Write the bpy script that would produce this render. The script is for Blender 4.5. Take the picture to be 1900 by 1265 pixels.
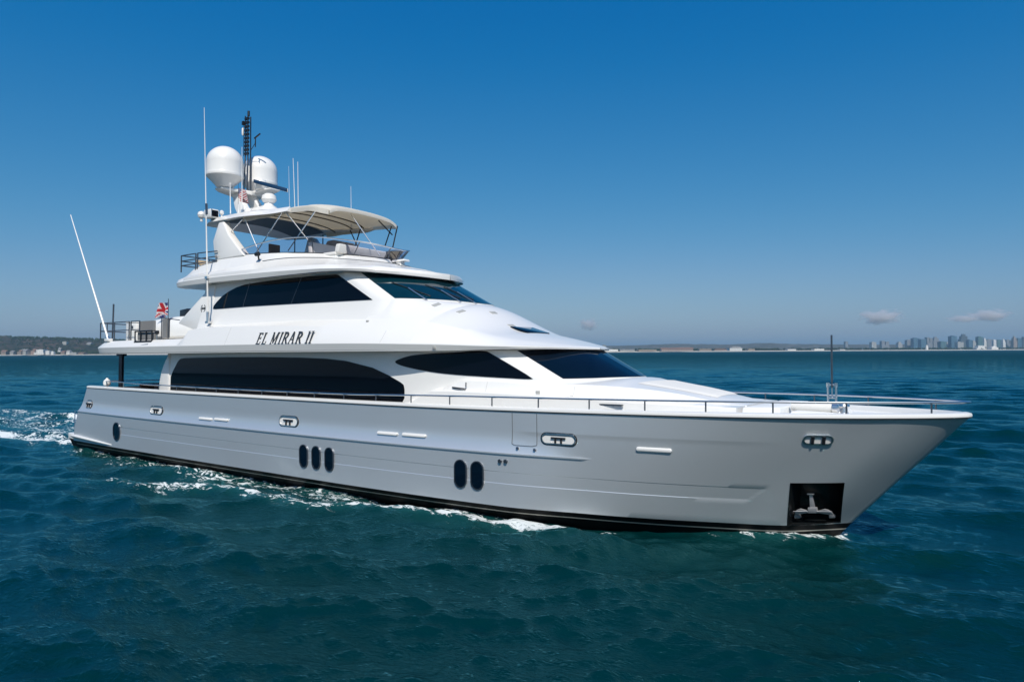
import bpy, bmesh, math, random
import numpy as np
from mathutils import Vector, Matrix
from mathutils.bvhtree import BVHTree

for o in list(bpy.data.objects):
    bpy.data.objects.remove(o, do_unlink=True)
S = bpy.context.scene
COL = S.collection
R = math.radians

# ------------------------------------------------------------------ camera
CAM = Vector((15.598, -16.919, 4.2))
cd = bpy.data.cameras.new('camera')
cd.sensor_width = 36.0
cd.lens = 36.0 * 1267.0 / 1900.0
cd.clip_start = 0.1
cd.clip_end = 60000.0
cam = bpy.data.objects.new('camera', cd)
COL.objects.link(cam)
c_r = Vector((0.81864734, 0.57427269, -0.00523528))
c_u = Vector((0.01357609, -0.01023818, 0.99985542))
c_d = Vector((-0.57413606, 0.81860006, 0.01617784))
cam.matrix_world = Matrix(((c_r.x, c_u.x, -c_d.x, CAM.x), (c_r.y, c_u.y, -c_d.y, CAM.y),
                           (c_r.z, c_u.z, -c_d.z, CAM.z), (0, 0, 0, 1)))
S.camera = cam

# ------------------------------------------------------------------ sky, sun, exposure
SUN_DIR = Vector((0.41, -0.50, 0.765)).normalized()
SUN_EL = math.asin(SUN_DIR.z)
SUN_AZ = math.atan2(SUN_DIR.x, SUN_DIR.y)
W = bpy.data.worlds.new('World')
S.world = W
W.use_nodes = True
wn, wl = W.node_tree.nodes, W.node_tree.links
bg = wn['Background']
sky = wn.new('ShaderNodeTexSky')
sky.sky_type = 'NISHITA'
sky.sun_disc = False
sky.sun_elevation = SUN_EL
sky.sun_rotation = SUN_AZ
sky.altitude = 0
sky.air_density = 1.0
sky.dust_density = 1.0
sky.ozone_density = 3.0
# grade of the sky colour: deep polarised blue overhead, pale blue at the horizon
sp_ = wn.new('ShaderNodeSeparateColor'); cb_ = wn.new('ShaderNodeCombineColor')
pre = wn.new('ShaderNodeVectorMath'); pre.operation = 'SCALE'; pre.inputs['Scale'].default_value = 0.075
post = wn.new('ShaderNodeVectorMath'); post.operation = 'SCALE'; post.inputs['Scale'].default_value = 10.0
wl.new(sky.outputs[0], pre.inputs[0]); wl.new(pre.outputs[0], sp_.inputs[0])
def sky_curve(pts, ch):
    c = wn.new('ShaderNodeFloatCurve')
    cu = c.mapping.curves[0]
    cu.points[0].location = pts[0]; cu.points[1].location = pts[-1]
    for p in pts[1:-1]: cu.points.new(*p)
    c.mapping.use_clip = False
    c.mapping.update()
    wl.new(sp_.outputs[ch], c.inputs['Value']); wl.new(c.outputs[0], cb_.inputs[ch])
sky_curve([(0, 0), (.06, .0015), (.087, .004), (.114, .021), (.188, .084), (.30, .21), (.5, .40), (1, .9)], 0)
sky_curve([(0, 0), (.147, .150), (.292, .285), (.40, .375), (1, .95)], 1)
sky_curve([(0, .25), (.25, .415), (.32, .462), (.42, .53), (1, .9)], 2)
wl.new(cb_.outputs[0], post.inputs[0]); wl.new(post.outputs[0], bg.inputs[0])
bg.inputs[1].default_value = 0.10
sl = bpy.data.lights.new('sun', 'SUN')
sl.energy = 4.1
sl.angle = R(0.53)
sl.color = (1.0, 0.955, 0.88)
so = bpy.data.objects.new('sun', sl)
COL.objects.link(so)
so.rotation_euler = SUN_DIR.to_track_quat('Z', 'Y').to_euler()
so.location = (0, -40, 80)
S.view_settings.view_transform = 'Standard'
S.view_settings.look = 'None'
S.view_settings.exposure = 0.0
S.view_settings.gamma = 1.0
S.cycles.max_bounces = 8
S.cycles.volume_bounces = 4
S.cycles.caustics_reflective = False
S.cycles.caustics_refractive = False
S.cycles.sample_clamp_indirect = 40.0
S.cycles.blur_glossy = 0.0
S.cycles.sample_clamp_direct = 0.0

rnd = random.Random(7)

# ------------------------------------------------------------------ materials
def mat(name, color, rough=0.5, metal=0.0, coat=0.0, coat_rough=0.03, spec=0.5, noise=0.0, nscale=3.0, bump=0.0, bscale=40.0):
    m = bpy.data.materials.new(name)
    m.use_nodes = True
    nt = m.node_tree
    b = nt.nodes['Principled BSDF']
    b.inputs['Base Color'].default_value = (*color, 1)
    b.inputs['Roughness'].default_value = rough
    b.inputs['Metallic'].default_value = metal
    b.inputs['Coat Weight'].default_value = coat
    b.inputs['Coat Roughness'].default_value = coat_rough
    b.inputs['Specular IOR Level'].default_value = spec
    tc = nt.nodes.new('ShaderNodeTexCoord')
    if noise > 0:
        n = nt.nodes.new('ShaderNodeTexNoise')
        n.inputs['Scale'].default_value = nscale
        n.inputs['Detail'].default_value = 5
        nt.links.new(tc.outputs['Object'], n.inputs['Vector'])
        mx = nt.nodes.new('ShaderNodeMix')
        mx.data_type = 'RGBA'
        mx.inputs[6].default_value = (*[c * (1 - noise) for c in color], 1)
        mx.inputs[7].default_value = (*[min(1, c * (1 + noise)) for c in color], 1)
        nt.links.new(n.outputs[0], mx.inputs[0])
        nt.links.new(mx.outputs[2], b.inputs['Base Color'])
    if bump > 0:
        n2 = nt.nodes.new('ShaderNodeTexNoise')
        n2.inputs['Scale'].default_value = bscale
        nt.links.new(tc.outputs['Object'], n2.inputs['Vector'])
        bp = nt.nodes.new('ShaderNodeBump')
        bp.inputs['Strength'].default_value = bump
        bp.inputs['Distance'].default_value = 0.02
        nt.links.new(n2.outputs[0], bp.inputs['Height'])
        nt.links.new(bp.outputs[0], b.inputs['Normal'])
    return m

M = {}
M['white'] = mat('gelcoat_white', (0.81, 0.795, 0.765), 0.30, coat=0.4, noise=0.012, nscale=0.8)
M['white_matt'] = mat('white_moulding', (0.78, 0.78, 0.76), 0.5, noise=0.02, nscale=6)
M['silver'] = mat('silver_hull_paint', (0.68, 0.70, 0.715), 0.37, metal=0.56, coat=1.0, coat_rough=0.0, noise=0.02, nscale=0.5, bump=0.010, bscale=1.3)
M['boot'] = mat('black_boot_paint', (0.006, 0.006, 0.007), 0.5, spec=0.12, noise=0.3, nscale=4)
M['rubber'] = mat('black_rubber', (0.012, 0.013, 0.015), 0.5, noise=0.2, nscale=9)
M['stripe'] = mat('pale_stripe_paint', (0.5, 0.45, 0.38), 0.4, noise=0.1, nscale=5)
M['glass'] = mat('dark_tinted_glass', (0.002, 0.003, 0.006), 0.02, spec=0.20, noise=0.2, nscale=2)
M['glass_blue'] = mat('blue_tinted_glass', (0.002, 0.022, 0.032), 0.02, spec=0.6, noise=0.5, nscale=1.4)
M['glass_navy'] = mat('navy_tinted_glass', (0.002, 0.007, 0.016), 0.02, spec=0.34, noise=0.4, nscale=1.4)
M['steel'] = mat('polished_steel', (0.70, 0.70, 0.70), 0.28, metal=1.0, noise=0.05, nscale=8)
M['steel_dark'] = mat('shaded_steel', (0.16, 0.17, 0.19), 0.3, metal=0.9, noise=0.1, nscale=8)  # darker copy of the polished steel, shade put into its colour
M['black'] = mat('black_metal', (0.012, 0.013, 0.016), 0.4, noise=0.2, nscale=6)
M['grey_letter'] = mat('dark_grey_letter', (0.035, 0.04, 0.045), 0.4, noise=0.1, nscale=9)
M['teak'] = mat('teak_deck', (0.46, 0.38, 0.29), 0.6, noise=0.2, nscale=14)
M['brown'] = mat('brown_wicker', (0.05, 0.025, 0.018), 0.7, noise=0.4, nscale=30)
M['grey_fabric'] = mat('grey_fabric', (0.22, 0.22, 0.22), 0.9, noise=0.25, nscale=30)
M['cushion'] = mat('off_white_cushion', (0.72, 0.70, 0.66), 0.8, noise=0.05, nscale=12, bump=0.2, bscale=6)
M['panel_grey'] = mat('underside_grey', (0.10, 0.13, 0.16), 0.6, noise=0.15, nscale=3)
M['seam'] = mat('seam_sealant', (0.10, 0.11, 0.12), 0.6, noise=0.1, nscale=9)
M['blue_bar'] = mat('dark_blue_scanner', (0.006, 0.035, 0.09), 0.35, noise=0.1, nscale=9)
M['vent'] = mat('grey_vent', (0.38, 0.38, 0.36), 0.6, noise=0.1, nscale=9)

def canvas_mat():
    m = bpy.data.materials.new('beige_canvas'); m.use_nodes = True
    nt = m.node_tree
    out = nt.nodes['Material Output']; p = nt.nodes['Principled BSDF']
    p.inputs['Base Color'].default_value = (0.82, 0.80, 0.745, 1); p.inputs['Roughness'].default_value = 0.85
    t = nt.nodes.new('ShaderNodeBsdfTranslucent'); t.inputs[0].default_value = (0.82, 0.74, 0.60, 1)
    n = nt.nodes.new('ShaderNodeTexNoise'); n.inputs['Scale'].default_value = 2.5
    b = nt.nodes.new('ShaderNodeBump'); b.inputs['Strength'].default_value = 0.25; b.inputs['Distance'].default_value = 0.05
    tc = nt.nodes.new('ShaderNodeTexCoord')
    nt.links.new(tc.outputs['Object'], n.inputs['Vector']); nt.links.new(n.outputs[0], b.inputs['Height'])
    nt.links.new(b.outputs[0], p.inputs['Normal'])
    mx = nt.nodes.new('ShaderNodeMixShader'); mx.inputs[0].default_value = 0.42
    nt.links.new(p.outputs[0], mx.inputs[1]); nt.links.new(t.outputs[0], mx.inputs[2])
    nt.links.new(mx.outputs[0], out.inputs[0])
    return m
M['canvas'] = canvas_mat()

def screen_mat():
    m = bpy.data.materials.new('tinted_acrylic'); m.use_nodes = True
    nt = m.node_tree; out = nt.nodes['Material Output']
    nt.nodes.remove(nt.nodes['Principled BSDF'])
    t = nt.nodes.new('ShaderNodeBsdfTransparent'); g = nt.nodes.new('ShaderNodeBsdfGlossy')
    n = nt.nodes.new('ShaderNodeTexNoise'); n.inputs['Scale'].default_value = 1.5
    cr = nt.nodes.new('ShaderNodeValToRGB')
    cr.color_ramp.elements[0].color = (0.84, 0.82, 0.90, 1); cr.color_ramp.elements[1].color = (0.90, 0.88, 0.94, 1)
    nt.links.new(n.outputs[0], cr.inputs[0]); nt.links.new(cr.outputs[0], t.inputs[0])
    g.inputs['Roughness'].default_value = 0.03
    f = nt.nodes.new('ShaderNodeFresnel'); f.inputs[0].default_value = 1.45
    mx = nt.nodes.new('ShaderNodeMixShader')
    nt.links.new(f.outputs[0], mx.inputs[0]); nt.links.new(t.outputs[0], mx.inputs[1]); nt.links.new(g.outputs[0], mx.inputs[2])
    nt.links.new(mx.outputs[0], out.inputs[0])
    return m
M['acrylic'] = screen_mat()

# ------------------------------------------------------------------ helpers
HEEL = Matrix.Rotation(R(-0.8), 4, 'X')

def pchip(xs, ys):
    xs = np.asarray(xs, float); ys = np.asarray(ys, float)
    h = np.diff(xs); d = np.diff(ys) / h
    m = np.zeros_like(xs); m[0] = d[0]; m[-1] = d[-1]
    for i in range(1, len(xs) - 1):
        if d[i - 1] * d[i] > 0:
            w1 = 2 * h[i] + h[i - 1]; w2 = h[i] + 2 * h[i - 1]
            m[i] = (w1 + w2) / (w1 / d[i - 1] + w2 / d[i])
    def f(x):
        x = np.clip(np.asarray(x, float), xs[0], xs[-1])
        i = np.clip(np.searchsorted(xs, x) - 1, 0, len(xs) - 2)
        t = (x - xs[i]) / h[i]
        r = ((1 + 2 * t) * (1 - t) ** 2 * ys[i] + t * (1 - t) ** 2 * h[i] * m[i]
             + t * t * (3 - 2 * t) * ys[i + 1] + t * t * (t - 1) * h[i] * m[i + 1])
        return r if r.ndim else float(r)
    return f

class MB:
    """collects geometry of ONE object"""
    def __init__(s):
        s.v = []; s.f = []; s.mi = []
    def add(s, verts, faces, mi=0):
        k = len(s.v)
        s.v += [tuple(map(float, p)) for p in verts]
        s.f += [tuple(i + k for i in f) for f in faces]
        s.mi += [mi] * len(faces)
        return s
    def box(s, x0, x1, y0, y1, z0, z1, mi=0, taper=0.0):
        t = taper
        v = [(x0, y0, z0), (x1, y0, z0), (x1, y1, z0), (x0, y1, z0),
             (x0 + t, y0 + t, z1), (x1 - t, y0 + t, z1), (x1 - t, y1 - t, z1), (x0 + t, y1 - t, z1)]
        return s.add(v, [(0, 3, 2, 1), (4, 5, 6, 7), (0, 1, 5, 4), (1, 2, 6, 5), (2, 3, 7, 6), (3, 0, 4, 7)], mi)
    def grid(s, rows, flip=False, mi=0, closed_u=False, closed_v=False):
        nr, nc = len(rows), len(rows[0])
        v = [p for r in rows for p in r]
        f = []
        for i in range(nr if closed_v else nr - 1):
            for j in range(nc if closed_u else nc - 1):
                a = i * nc + j; b = i * nc + (j + 1) % nc
                i2 = (i + 1) % nr
                c = i2 * nc + (j + 1) % nc; d = i2 * nc + j
                f.append((a, d, c, b) if flip else (a, b, c, d))
        return s.add(v, f, mi)
    def tube(s, pts, r, n=8, mi=0, cap=True, r2=None, closed=False):
        pts = [Vector(p) for p in pts]
        rows = []
        up = Vector((0.13, 0.31, 0.94))
        N = len(pts)
        for i, p in enumerate(pts):
            if closed:
                t = (pts[(i + 1) % N] - pts[i - 1]).normalized()
            else:
                t = (pts[min(i + 1, N - 1)] - pts[max(i - 1, 0)]).normalized()
            a = t.cross(up)
            if a.length < 1e-3: a = t.cross(Vector((1, 0, 0)))
            a.normalize(); b = t.cross(a)
            rr = r if r2 is None else r + (r2 - r) * i / (N - 1)
            rows.append([p + a * (rr * math.cos(2 * math.pi * k / n)) + b * (rr * math.sin(2 * math.pi * k / n)) for k in range(n)])
        s.grid(rows, mi=mi, closed_u=True, closed_v=closed)
        if cap and not closed:
            s.add(rows[0], [tuple(range(n))[::-1]], mi); s.add(rows[-1], [tuple(range(n))], mi)
        return s
    def lathe(s, prof, center=(0, 0, 0), axis='z', n=32, mi=0):
        rows = []
        cx, cy, cz = center
        for r, h in prof:
            row = []
            for k in range(n):
                a = 2 * math.pi * k / n
                if axis == 'z': row.append((cx + r * math.cos(a), cy + r * math.sin(a), cz + h))
                elif axis == 'y': row.append((cx + r * math.cos(a), cy + h, cz + r * math.sin(a)))
                else: row.append((cx + h, cy + r * math.cos(a), cz + r * math.sin(a)))
            rows.append(row)
        s.grid(rows, closed_u=True, mi=mi)
        s.add(rows[0], [tuple(range(n))], mi); s.add(rows[-1], [tuple(range(n))], mi)
        return s
    def prism(s, front, back, mi=0):
        n = len(front)
        s.add(list(front) + list(back), [tuple(range(n)), tuple(range(2 * n - 1, n - 1, -1))] +
              [(i, i + n, (i + 1) % n + n, (i + 1) % n) for i in range(n)], mi)
        return s
    def build(s, name, mats, parent=None, smooth=True, angle=32, recalc=True, bevel=0.0, bseg=2):
        me = bpy.data.meshes.new(name)
        me.from_pydata(s.v, [], s.f)
        if not isinstance(mats, (list, tuple)): mats = [mats]
        for m in mats: me.materials.append(m)
        me.polygons.foreach_set('material_index', s.mi)
        bm = bmesh.new(); bm.from_mesh(me)
        bmesh.ops.remove_doubles(bm, verts=bm.verts, dist=1e-5)
        bmesh.ops.dissolve_degenerate(bm, dist=1e-6, edges=bm.edges)
        if recalc: bmesh.ops.recalc_face_normals(bm, faces=bm.faces)
        if bevel > 0:
            ed = [e for e in bm.edges if len(e.link_faces) == 2 and e.calc_face_angle(0) > R(35)]
            bmesh.ops.bevel(bm, geom=ed, offset=bevel, segments=bseg, profile=0.5, affect='EDGES', clamp_overlap=True)
        bm.to_mesh(me); bm.free()
        if smooth:
            me.shade_smooth() if hasattr(me, 'shade_smooth') else None
            try: me.set_sharp_from_angle(angle=R(angle))
            except Exception: pass
        o = bpy.data.objects.new(name, me)
        COL.objects.link(o)
        if parent is not None: o.parent = parent
        return o

def mir(p): return (p[0], -p[1], p[2])

def tag(o, label=None, cat=None, group=None, kind=None):
    if label: o['label'] = label
    if cat: o['category'] = cat
    if group: o['group'] = group
    if kind: o['kind'] = kind
    return o

def on_yacht(name, p, label, cat, group=None, rz=0.0):
    """Empty of a thing that stands on the yacht, at yacht point p"""
    e = bpy.data.objects.new(name, None)
    COL.objects.link(e)
    e.empty_display_size = 0.2
    e.matrix_world = HEEL @ Matrix.Translation(Vector(p)) @ Matrix.Rotation(rz, 4, 'Z')
    return tag(e, label, cat, group)

def stadium(w, h, n=10):
    """outline of a rounded slot w x h about the origin, counter-clockwise"""
    pts = []
    if w >= h:
        r = h / 2; c = w / 2 - r
        for k in range(n + 1):
            a = -math.pi / 2 + math.pi * k / n; pts.append((c + r * math.cos(a), r * math.sin(a)))
        for k in range(n + 1):
            a = math.pi / 2 + math.pi * k / n; pts.append((-c + r * math.cos(a), r * math.sin(a)))
    else:
        r = w / 2; c = h / 2 - r
        for k in range(n + 1):
            a = math.pi * k / n; pts.append((r * math.cos(a), c + r * math.sin(a)))
        for k in range(n + 1):
            a = math.pi + math.pi * k / n; pts.append((r * math.cos(a), -c + r * math.sin(a)))
    return pts

# ------------------------------------------------------------------ the yacht
yacht = bpy.data.objects.new('motor_yacht', None)
COL.objects.link(yacht)
yacht.matrix_world = HEEL
tag(yacht, 'large three-deck motor yacht with silver hull and white superstructure under way', 'yacht')

G = pchip([0, .04, .12, .25, .75, 1.25, 2.25, 3.25, 4.25, 5.25, 7.25, 9.25, 11.25, 14.25, 18.25, 23.25, 27.25, 31.7, 34],
          [0, .13, .26, .42, .85, 1.18, 1.73, 2.13, 2.42, 2.62, 2.92, 3.14, 3.29, 3.42, 3.45, 3.42, 3.35, 3.17, 3.06])
WL = pchip([0, .04, .12, 1.17, 2.25, 3.9, 5.16, 7.3, 11.45, 13.24, 19, 24.8, 31.5, 34],
           [0, .07, .16, 1.18, 1.67, 2.32, 2.69, 3.10, 3.34, 3.37, 3.36, 3.30, 3.12, 3.04])
STEM = pchip([-.9, .13, .35, .87, 1.37, 2.01, 2.71, 2.95], [12.1, 12.82, 13.0, 13.47, 13.92, 14.51, 15.14, 15.37])
AFT = pchip([-.9, .3, .73, 1.63, 2.72, 3.0], [-17.75, -17.75, -17.7, -17.37, -16.79, -16.65])

def sheer(x):
    x = np.asarray(x, float)
    return 2.70 + 0.125 * np.clip((x - 3) / 12.25, 0, 1) ** 1.5

def gun(x):
    return G(15.25 - np.asarray(x, float))

def step01(a, b, x):
    t = np.clip((x - a) / (b - a), 0, 1)
    return t * t * (3 - 2 * t)

def hull_off(x, z):
    x = np.asarray(x, float); z = np.asarray(z, float)
    # fuller lower side ending in a rubbing knuckle, a soft cove above it; all tapering out forward
    k = 1 - step01(5.6, 7.9, x)
    low = .115 * k * step01(-.6, .2, z)
    lip = .035 * (1 - step01(7.7, 7.9, x)) * np.where((z > 1.636) & (z < 1.675), 1.0, 0.0)
    up = .130 * k * np.clip(1 - (z - 1.665) / .62, 0, 1) ** 3.3
    o = np.where(z <= 1.637, low, np.where(z < 1.675, .115 * k, up)) + lip
    # shallow inset panel between the two spray lines
    pan = step01(-13.4, -13.2, x) * (1 - step01(11.52, 11.60, x))
    zlo = 0.915 + 0.27 * np.clip((x - 11.2) / .36, 0, 1)
    o = o - 0.008 * pan * np.where((z > zlo) & (z < 1.20), 1.0, 0)
    # very shallow crease high in the bow
    o = o + 0.008 * step01(6.0, 6.4, x) * (1 - step01(11.0, 12.2, x)) * np.where(z >= 2.205, np.clip(1 - (z - 2.205) / 0.5, 0, 1), 0)
    return o

def hull_y(x, z):
    d = STEM(z) - x
    t = np.clip((z - 0.35) / 2.40, 0, 1.1)
    y = WL(np.maximum(d, 0)) * (1 - t) + G(np.maximum(d, 0)) * t
    below = np.clip((0.35 - z) / 1.25, 0, 1)
    y = y * (1 - 0.35 * below)
    return y + hull_off(x, z) * step01(0.0, 1.0, d)

ZL = [-.9, -.4, -.1, .05, .12, .18, .185, .215, .22, .34, .35, .5, .65, .80, .905, .92, .945, .97, 1.0, 1.03, 1.06, 1.1, 1.13, 1.165, 1.195, 1.205, 1.3, 1.42, 1.54, 1.635, 1.638,
      1.673, 1.677, 1.70, 1.74, 1.79, 1.85, 1.92, 2.0, 2.08, 2.16, 2.20, 2.21, 2.3, 2.4, 2.5, 2.6, 2.70]
UU = np.concatenate([np.linspace(0, .78, 170)[:-1], .78 + .22 * (1 - (1 - np.linspace(0, 1, 170)) ** 1.5)])

def hull_rows(side):
    rows = []
    for z0 in ZL:
        xa = AFT(z0); xs = STEM(z0)
        x = xa + (xs - xa) * UU
        zs = np.where(z0 > 1.7, 1.7 + (z0 - 1.7) * (sheer(x) - 1.7) / 1.0, z0)
        xs2 = STEM(zs); 
        x = np.minimum(x + (xs2[-1] - xs) * UU ** 12, xs2)
        y = np.array([hull_y(a, b) for a, b in zip(x, zs)])
        y[-1] = 0
        rows.append([(a, side * b, c) for a, b, c in zip(x, y, zs)])
    return rows

hb = MB()
for side in (-1, 1):
    rows = hull_rows(side)
    for i in range(len(ZL) - 1):
        mi = 0
        zm = (ZL[i] + ZL[i + 1]) / 2
        if zm < .35: mi = 1
        if .183 < zm < .217: mi = 2
        hb.grid([rows[i], rows[i + 1]], flip=(side > 0), mi=mi)
# transom
tr = []
for z0, a in zip(ZL, hull_rows(-1)): tr.append([a[0], (a[0][0], 0, a[0][2]), mir(a[0])])
hb.grid(tr)
hull = hb.build('hull', [M['silver'], M['boot'], M['stripe']], yacht, angle=28)

def bvh_of(*objs):
    V = []; F = []
    for o in objs:
        k = len(V)
        V += [v.co.copy() for v in o.data.vertices]
        F += [tuple(i + k for i in p.vertices) for p in o.data.polygons]
    return BVHTree.FromPolygons(V, F)

# ---- anchor pocket cut into the starboard bow
PK = [(12.055, 1.335), (13.0, 1.365), (12.80, .385), (11.90, .355)]
def cut_pocket():
    bm = bmesh.new(); bm.from_mesh(hull.data)
    n = 4
    for i in range(n):
        (x0, z0), (x1, z1) = PK[i], PK[(i + 1) % n]
        nrm = Vector((z1 - z0, 0, -(x1 - x0))).normalized()
        fs = [f for f in bm.faces if f.calc_center_median().y < 0 and 11.4 < f.calc_center_median().x < 13.6 and 0.0 < f.calc_center_median().z < 1.75]
        geom = list({e for f in fs for e in f.edges} | {v for f in fs for v in f.verts} | set(fs))
        bmesh.ops.bisect_plane(bm, geom=geom, dist=1e-5, plane_co=Vector((x0, 0, z0)), plane_no=nrm)
    dead = []
    for f in bm.faces:
        c = f.calc_center_median()
        if c.y >= 0: continue
        ins = True
        for i in range(n):
            (x0, z0), (x1, z1) = PK[i], PK[(i + 1) % n]
            if (x1 - x0) * (c.z - z0) - (z1 - z0) * (c.x - x0) > 0: ins = False
        if ins: dead.append(f)
    bmesh.ops.delete(bm, geom=dead, context='FACES')
    bm.to_mesh(hull.data); bm.free()
HB = bvh_of(hull)

def on_hull(x, z, off=0.0):
    hit = HB.ray_cast(Vector((x, -8, z)), Vector((0, 1, 0)))
    if hit[0] is None: return Vector((x, -float(hull_y(x, z)), z)), Vector((0, -1, 0))
    nr = hit[1]
    if nr.y > 0: nr = -nr
    return hit[0] + nr * off, nr
cut_pocket()

def hull_frame(x, z):
    """point on the plating with along, up and outward axes averaged over the fitting's size"""
    def hp(a, c):
        q = HB.ray_cast(Vector((a, -8, c)), Vector((0, 1, 0)))[0]
        return q if q is not None else Vector((a, -float(hull_y(a, c)), c))
    hz_ = .28 if z < 1.3 else .10
    ax = (hp(x + .25, z) - hp(x - .25, z)).normalized()
    up = (hp(x, z + hz_) - hp(x, z - hz_)).normalized()
    nr = ax.cross(up).normalized()
    if nr.y > 0: nr = -nr
    up = (up - ax * up.dot(ax)).normalized()
    p = max((hp(x, z) , (hp(x, z + hz_) + hp(x, z - hz_)) / 2), key=lambda v: -v.y)
    return p, ax, up, nr

def slot(name, x, z, w, h, m, parent, out=0.02, back=0.05, bevel=0.008, n=10):
    p, ax, up, nr = hull_frame(x, z)
    pts = stadium(w, h, n)
    b = MB().prism([p + ax * a + up * c + nr * out for a, c in pts], [p + ax * a + up * c - nr * back for a, c in pts])
    return b.build(name, m, parent, bevel=bevel)

def slot_ring(name, x, z, w, h, t, m, parent, out=0.03, back=0.05, n=10):
    p, ax, up, nr = hull_frame(x, z)
    o_ = stadium(w + 2 * t, h + 2 * t, n); i_ = stadium(w, h, n)
    rows = [[p + ax * a + up * c - nr * back for a, c in o_], [p + ax * a + up * c + nr * out for a, c in o_],
            [p + ax * a + up * c + nr * out for a, c in i_], [p + ax * a + up * c - nr * back for a, c in i_]]
    b = MB().grid(rows, closed_u=True)
    return b.build(name, m, parent, angle=40)

# ---- pocket liner and anchor
pk = MB()
def pkpt(x, z, depth):
    p, nr = on_hull(x, z)
    return Vector((x, -float(hull_y(x, z)) + depth, z))
def edge_pts(n=8):
    out = []
    for i in range(4):
        (x0, z0), (x1, z1) = PK[i], PK[(i + 1) % 4]
        for k in range(n): out.append((x0 + (x1 - x0) * k / n, z0 + (z1 - z0) * k / n))
    return out
ep = edge_pts()
rim0 = [pkpt(x, z, -0.012) for x, z in ep]
cx0, cz0 = 12.47, .86
deep = [(cx0 + (x - cx0) * .8, -1.0, cz0 + (z - cz0) * .85) for x, z in ep]
deep = [Vector((a, min(-float(hull_y(a, c)) + 0.55, -0.12), c)) for a, b_, c in deep]
pk.grid([rim0, deep], closed_u=True); pk.add(deep, [tuple(range(len(deep)))])
rim_o = [pkpt(cx0 + (x - cx0) * 1.035, cz0 + (z - cz0) * 1.03, -0.012) for x, z in ep]
pk.grid([rim0, rim_o], closed_u=True)
M['pocket'] = mat('shaded_pocket_steel', (0.010, 0.012, 0.013), 0.25, metal=0.2, noise=0.6, nscale=5)  # mirror steel liner; darkness of the recess is put into its colour
pocket = pk.build('anchor_pocket', M['pocket'], yacht, angle=30)
# anchor (part) with shank, crown, flukes
def AP(x, z, dy=0.0):
    x = 12.36 + (x - 12.27) * .78; z = .60 + (z - .60) * .84
    return Vector((x, -float(hull_y(12.36 + (x - 12.36) * .8, z)) + .16 + dy, z))
ab = MB()
ab.prism([AP(12.24, 1.17, -.02), AP(12.30, 1.17, -.02), AP(12.33, .74, -.06), AP(12.21, .74, -.06)], [AP(12.24, 1.17, .05), AP(12.30, 1.17, .05), AP(12.33, .74, .03), AP(12.21, .74, .03)])
ab.prism([AP(12.19, 1.155, -.05), AP(12.35, 1.155, -.05), AP(12.35, 1.19, -.05), AP(12.19, 1.19, -.05)], [AP(12.19, 1.155, .04), AP(12.35, 1.155, .04), AP(12.35, 1.19, .04), AP(12.19, 1.19, .04)])
M['galv'] = mat('galvanised_steel', (0.34, 0.34, 0.35), 0.38, metal=0.2, noise=0.15, nscale=18)
anchor = ab.build('anchor', M['galv'], yacht, bevel=.008)
cb = MB().prism([AP(12.17, .80, -.08), AP(12.37, .80, -.08), AP(12.38, .64, -.1), AP(12.16, .64, -.1)], [AP(12.17, .80, .05), AP(12.37, .80, .05), AP(12.38, .64, .05), AP(12.16, .64, .05)])
cb.build('crown', M['galv'], anchor, bevel=.01)
for sx in (-1, 1):
    fb = MB()
    q = [(.10, .70), (.28, .76), (.36, .73), (.42, .66), (.36, .60), (.12, .65)]
    fb.prism([AP(12.27 + sx * a, b, -.10) for a, b in q], [AP(12.27 + sx * a, b, 0.0) for a, b in q])
    fb.tube([AP(12.27 + sx * .1, .70, -.11), AP(12.27 + sx * .45, .69, -.11)], .008, 6)
    fb.build('fluke', M['galv'], anchor, bevel=.006)
    pb = MB()
    pb.prism([AP(12.27 + sx * .40 - .06, .56, -.04), AP(12.27 + sx * .40 + .06, .56, -.04), AP(12.27 + sx * .40 + .065, .47, -.04), AP(12.27 + sx * .40 - .065, .47, -.04)],
             [AP(12.27 + sx * .40 - .06, .56, .1), AP(12.27 + sx * .40 + .06, .56, .1), AP(12.27 + sx * .40 + .065, .47, .1), AP(12.27 + sx * .40 - .065, .47, .1)])
    pb.prism([AP(12.27 + sx * .40 - .05, .57, -.03), AP(12.27 + sx * .40 + .05, .57, -.03), AP(12.27 + sx * .40, .70, -.03)],
             [AP(12.27 + sx * .40 - .05, .57, .02), AP(12.27 + sx * .40 + .05, .57, .02), AP(12.27 + sx * .40, .70, .02)])
    pb.build('chafe_pad', M['galv'], pocket, bevel=.005)

# ---- hull fittings, starboard
def porthole(x, z, w, h):
    p_ = slot('porthole', x, z, w - .05, h - .05, M['glass_navy'], yacht, out=.022, bevel=0)
    slot_ring('porthole_frame', x, z, w - .07, h - .07, .030, M['steel_dark'], p_, out=.034)
for x in (-1.59, -1.01, -.42): porthole(x, 1.02, .40, .72)
for x in (4.43, 4.94): porthole(x, 1.05, .40, .74)
porthole(-13.55, 1.01, .60, .76)

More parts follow.
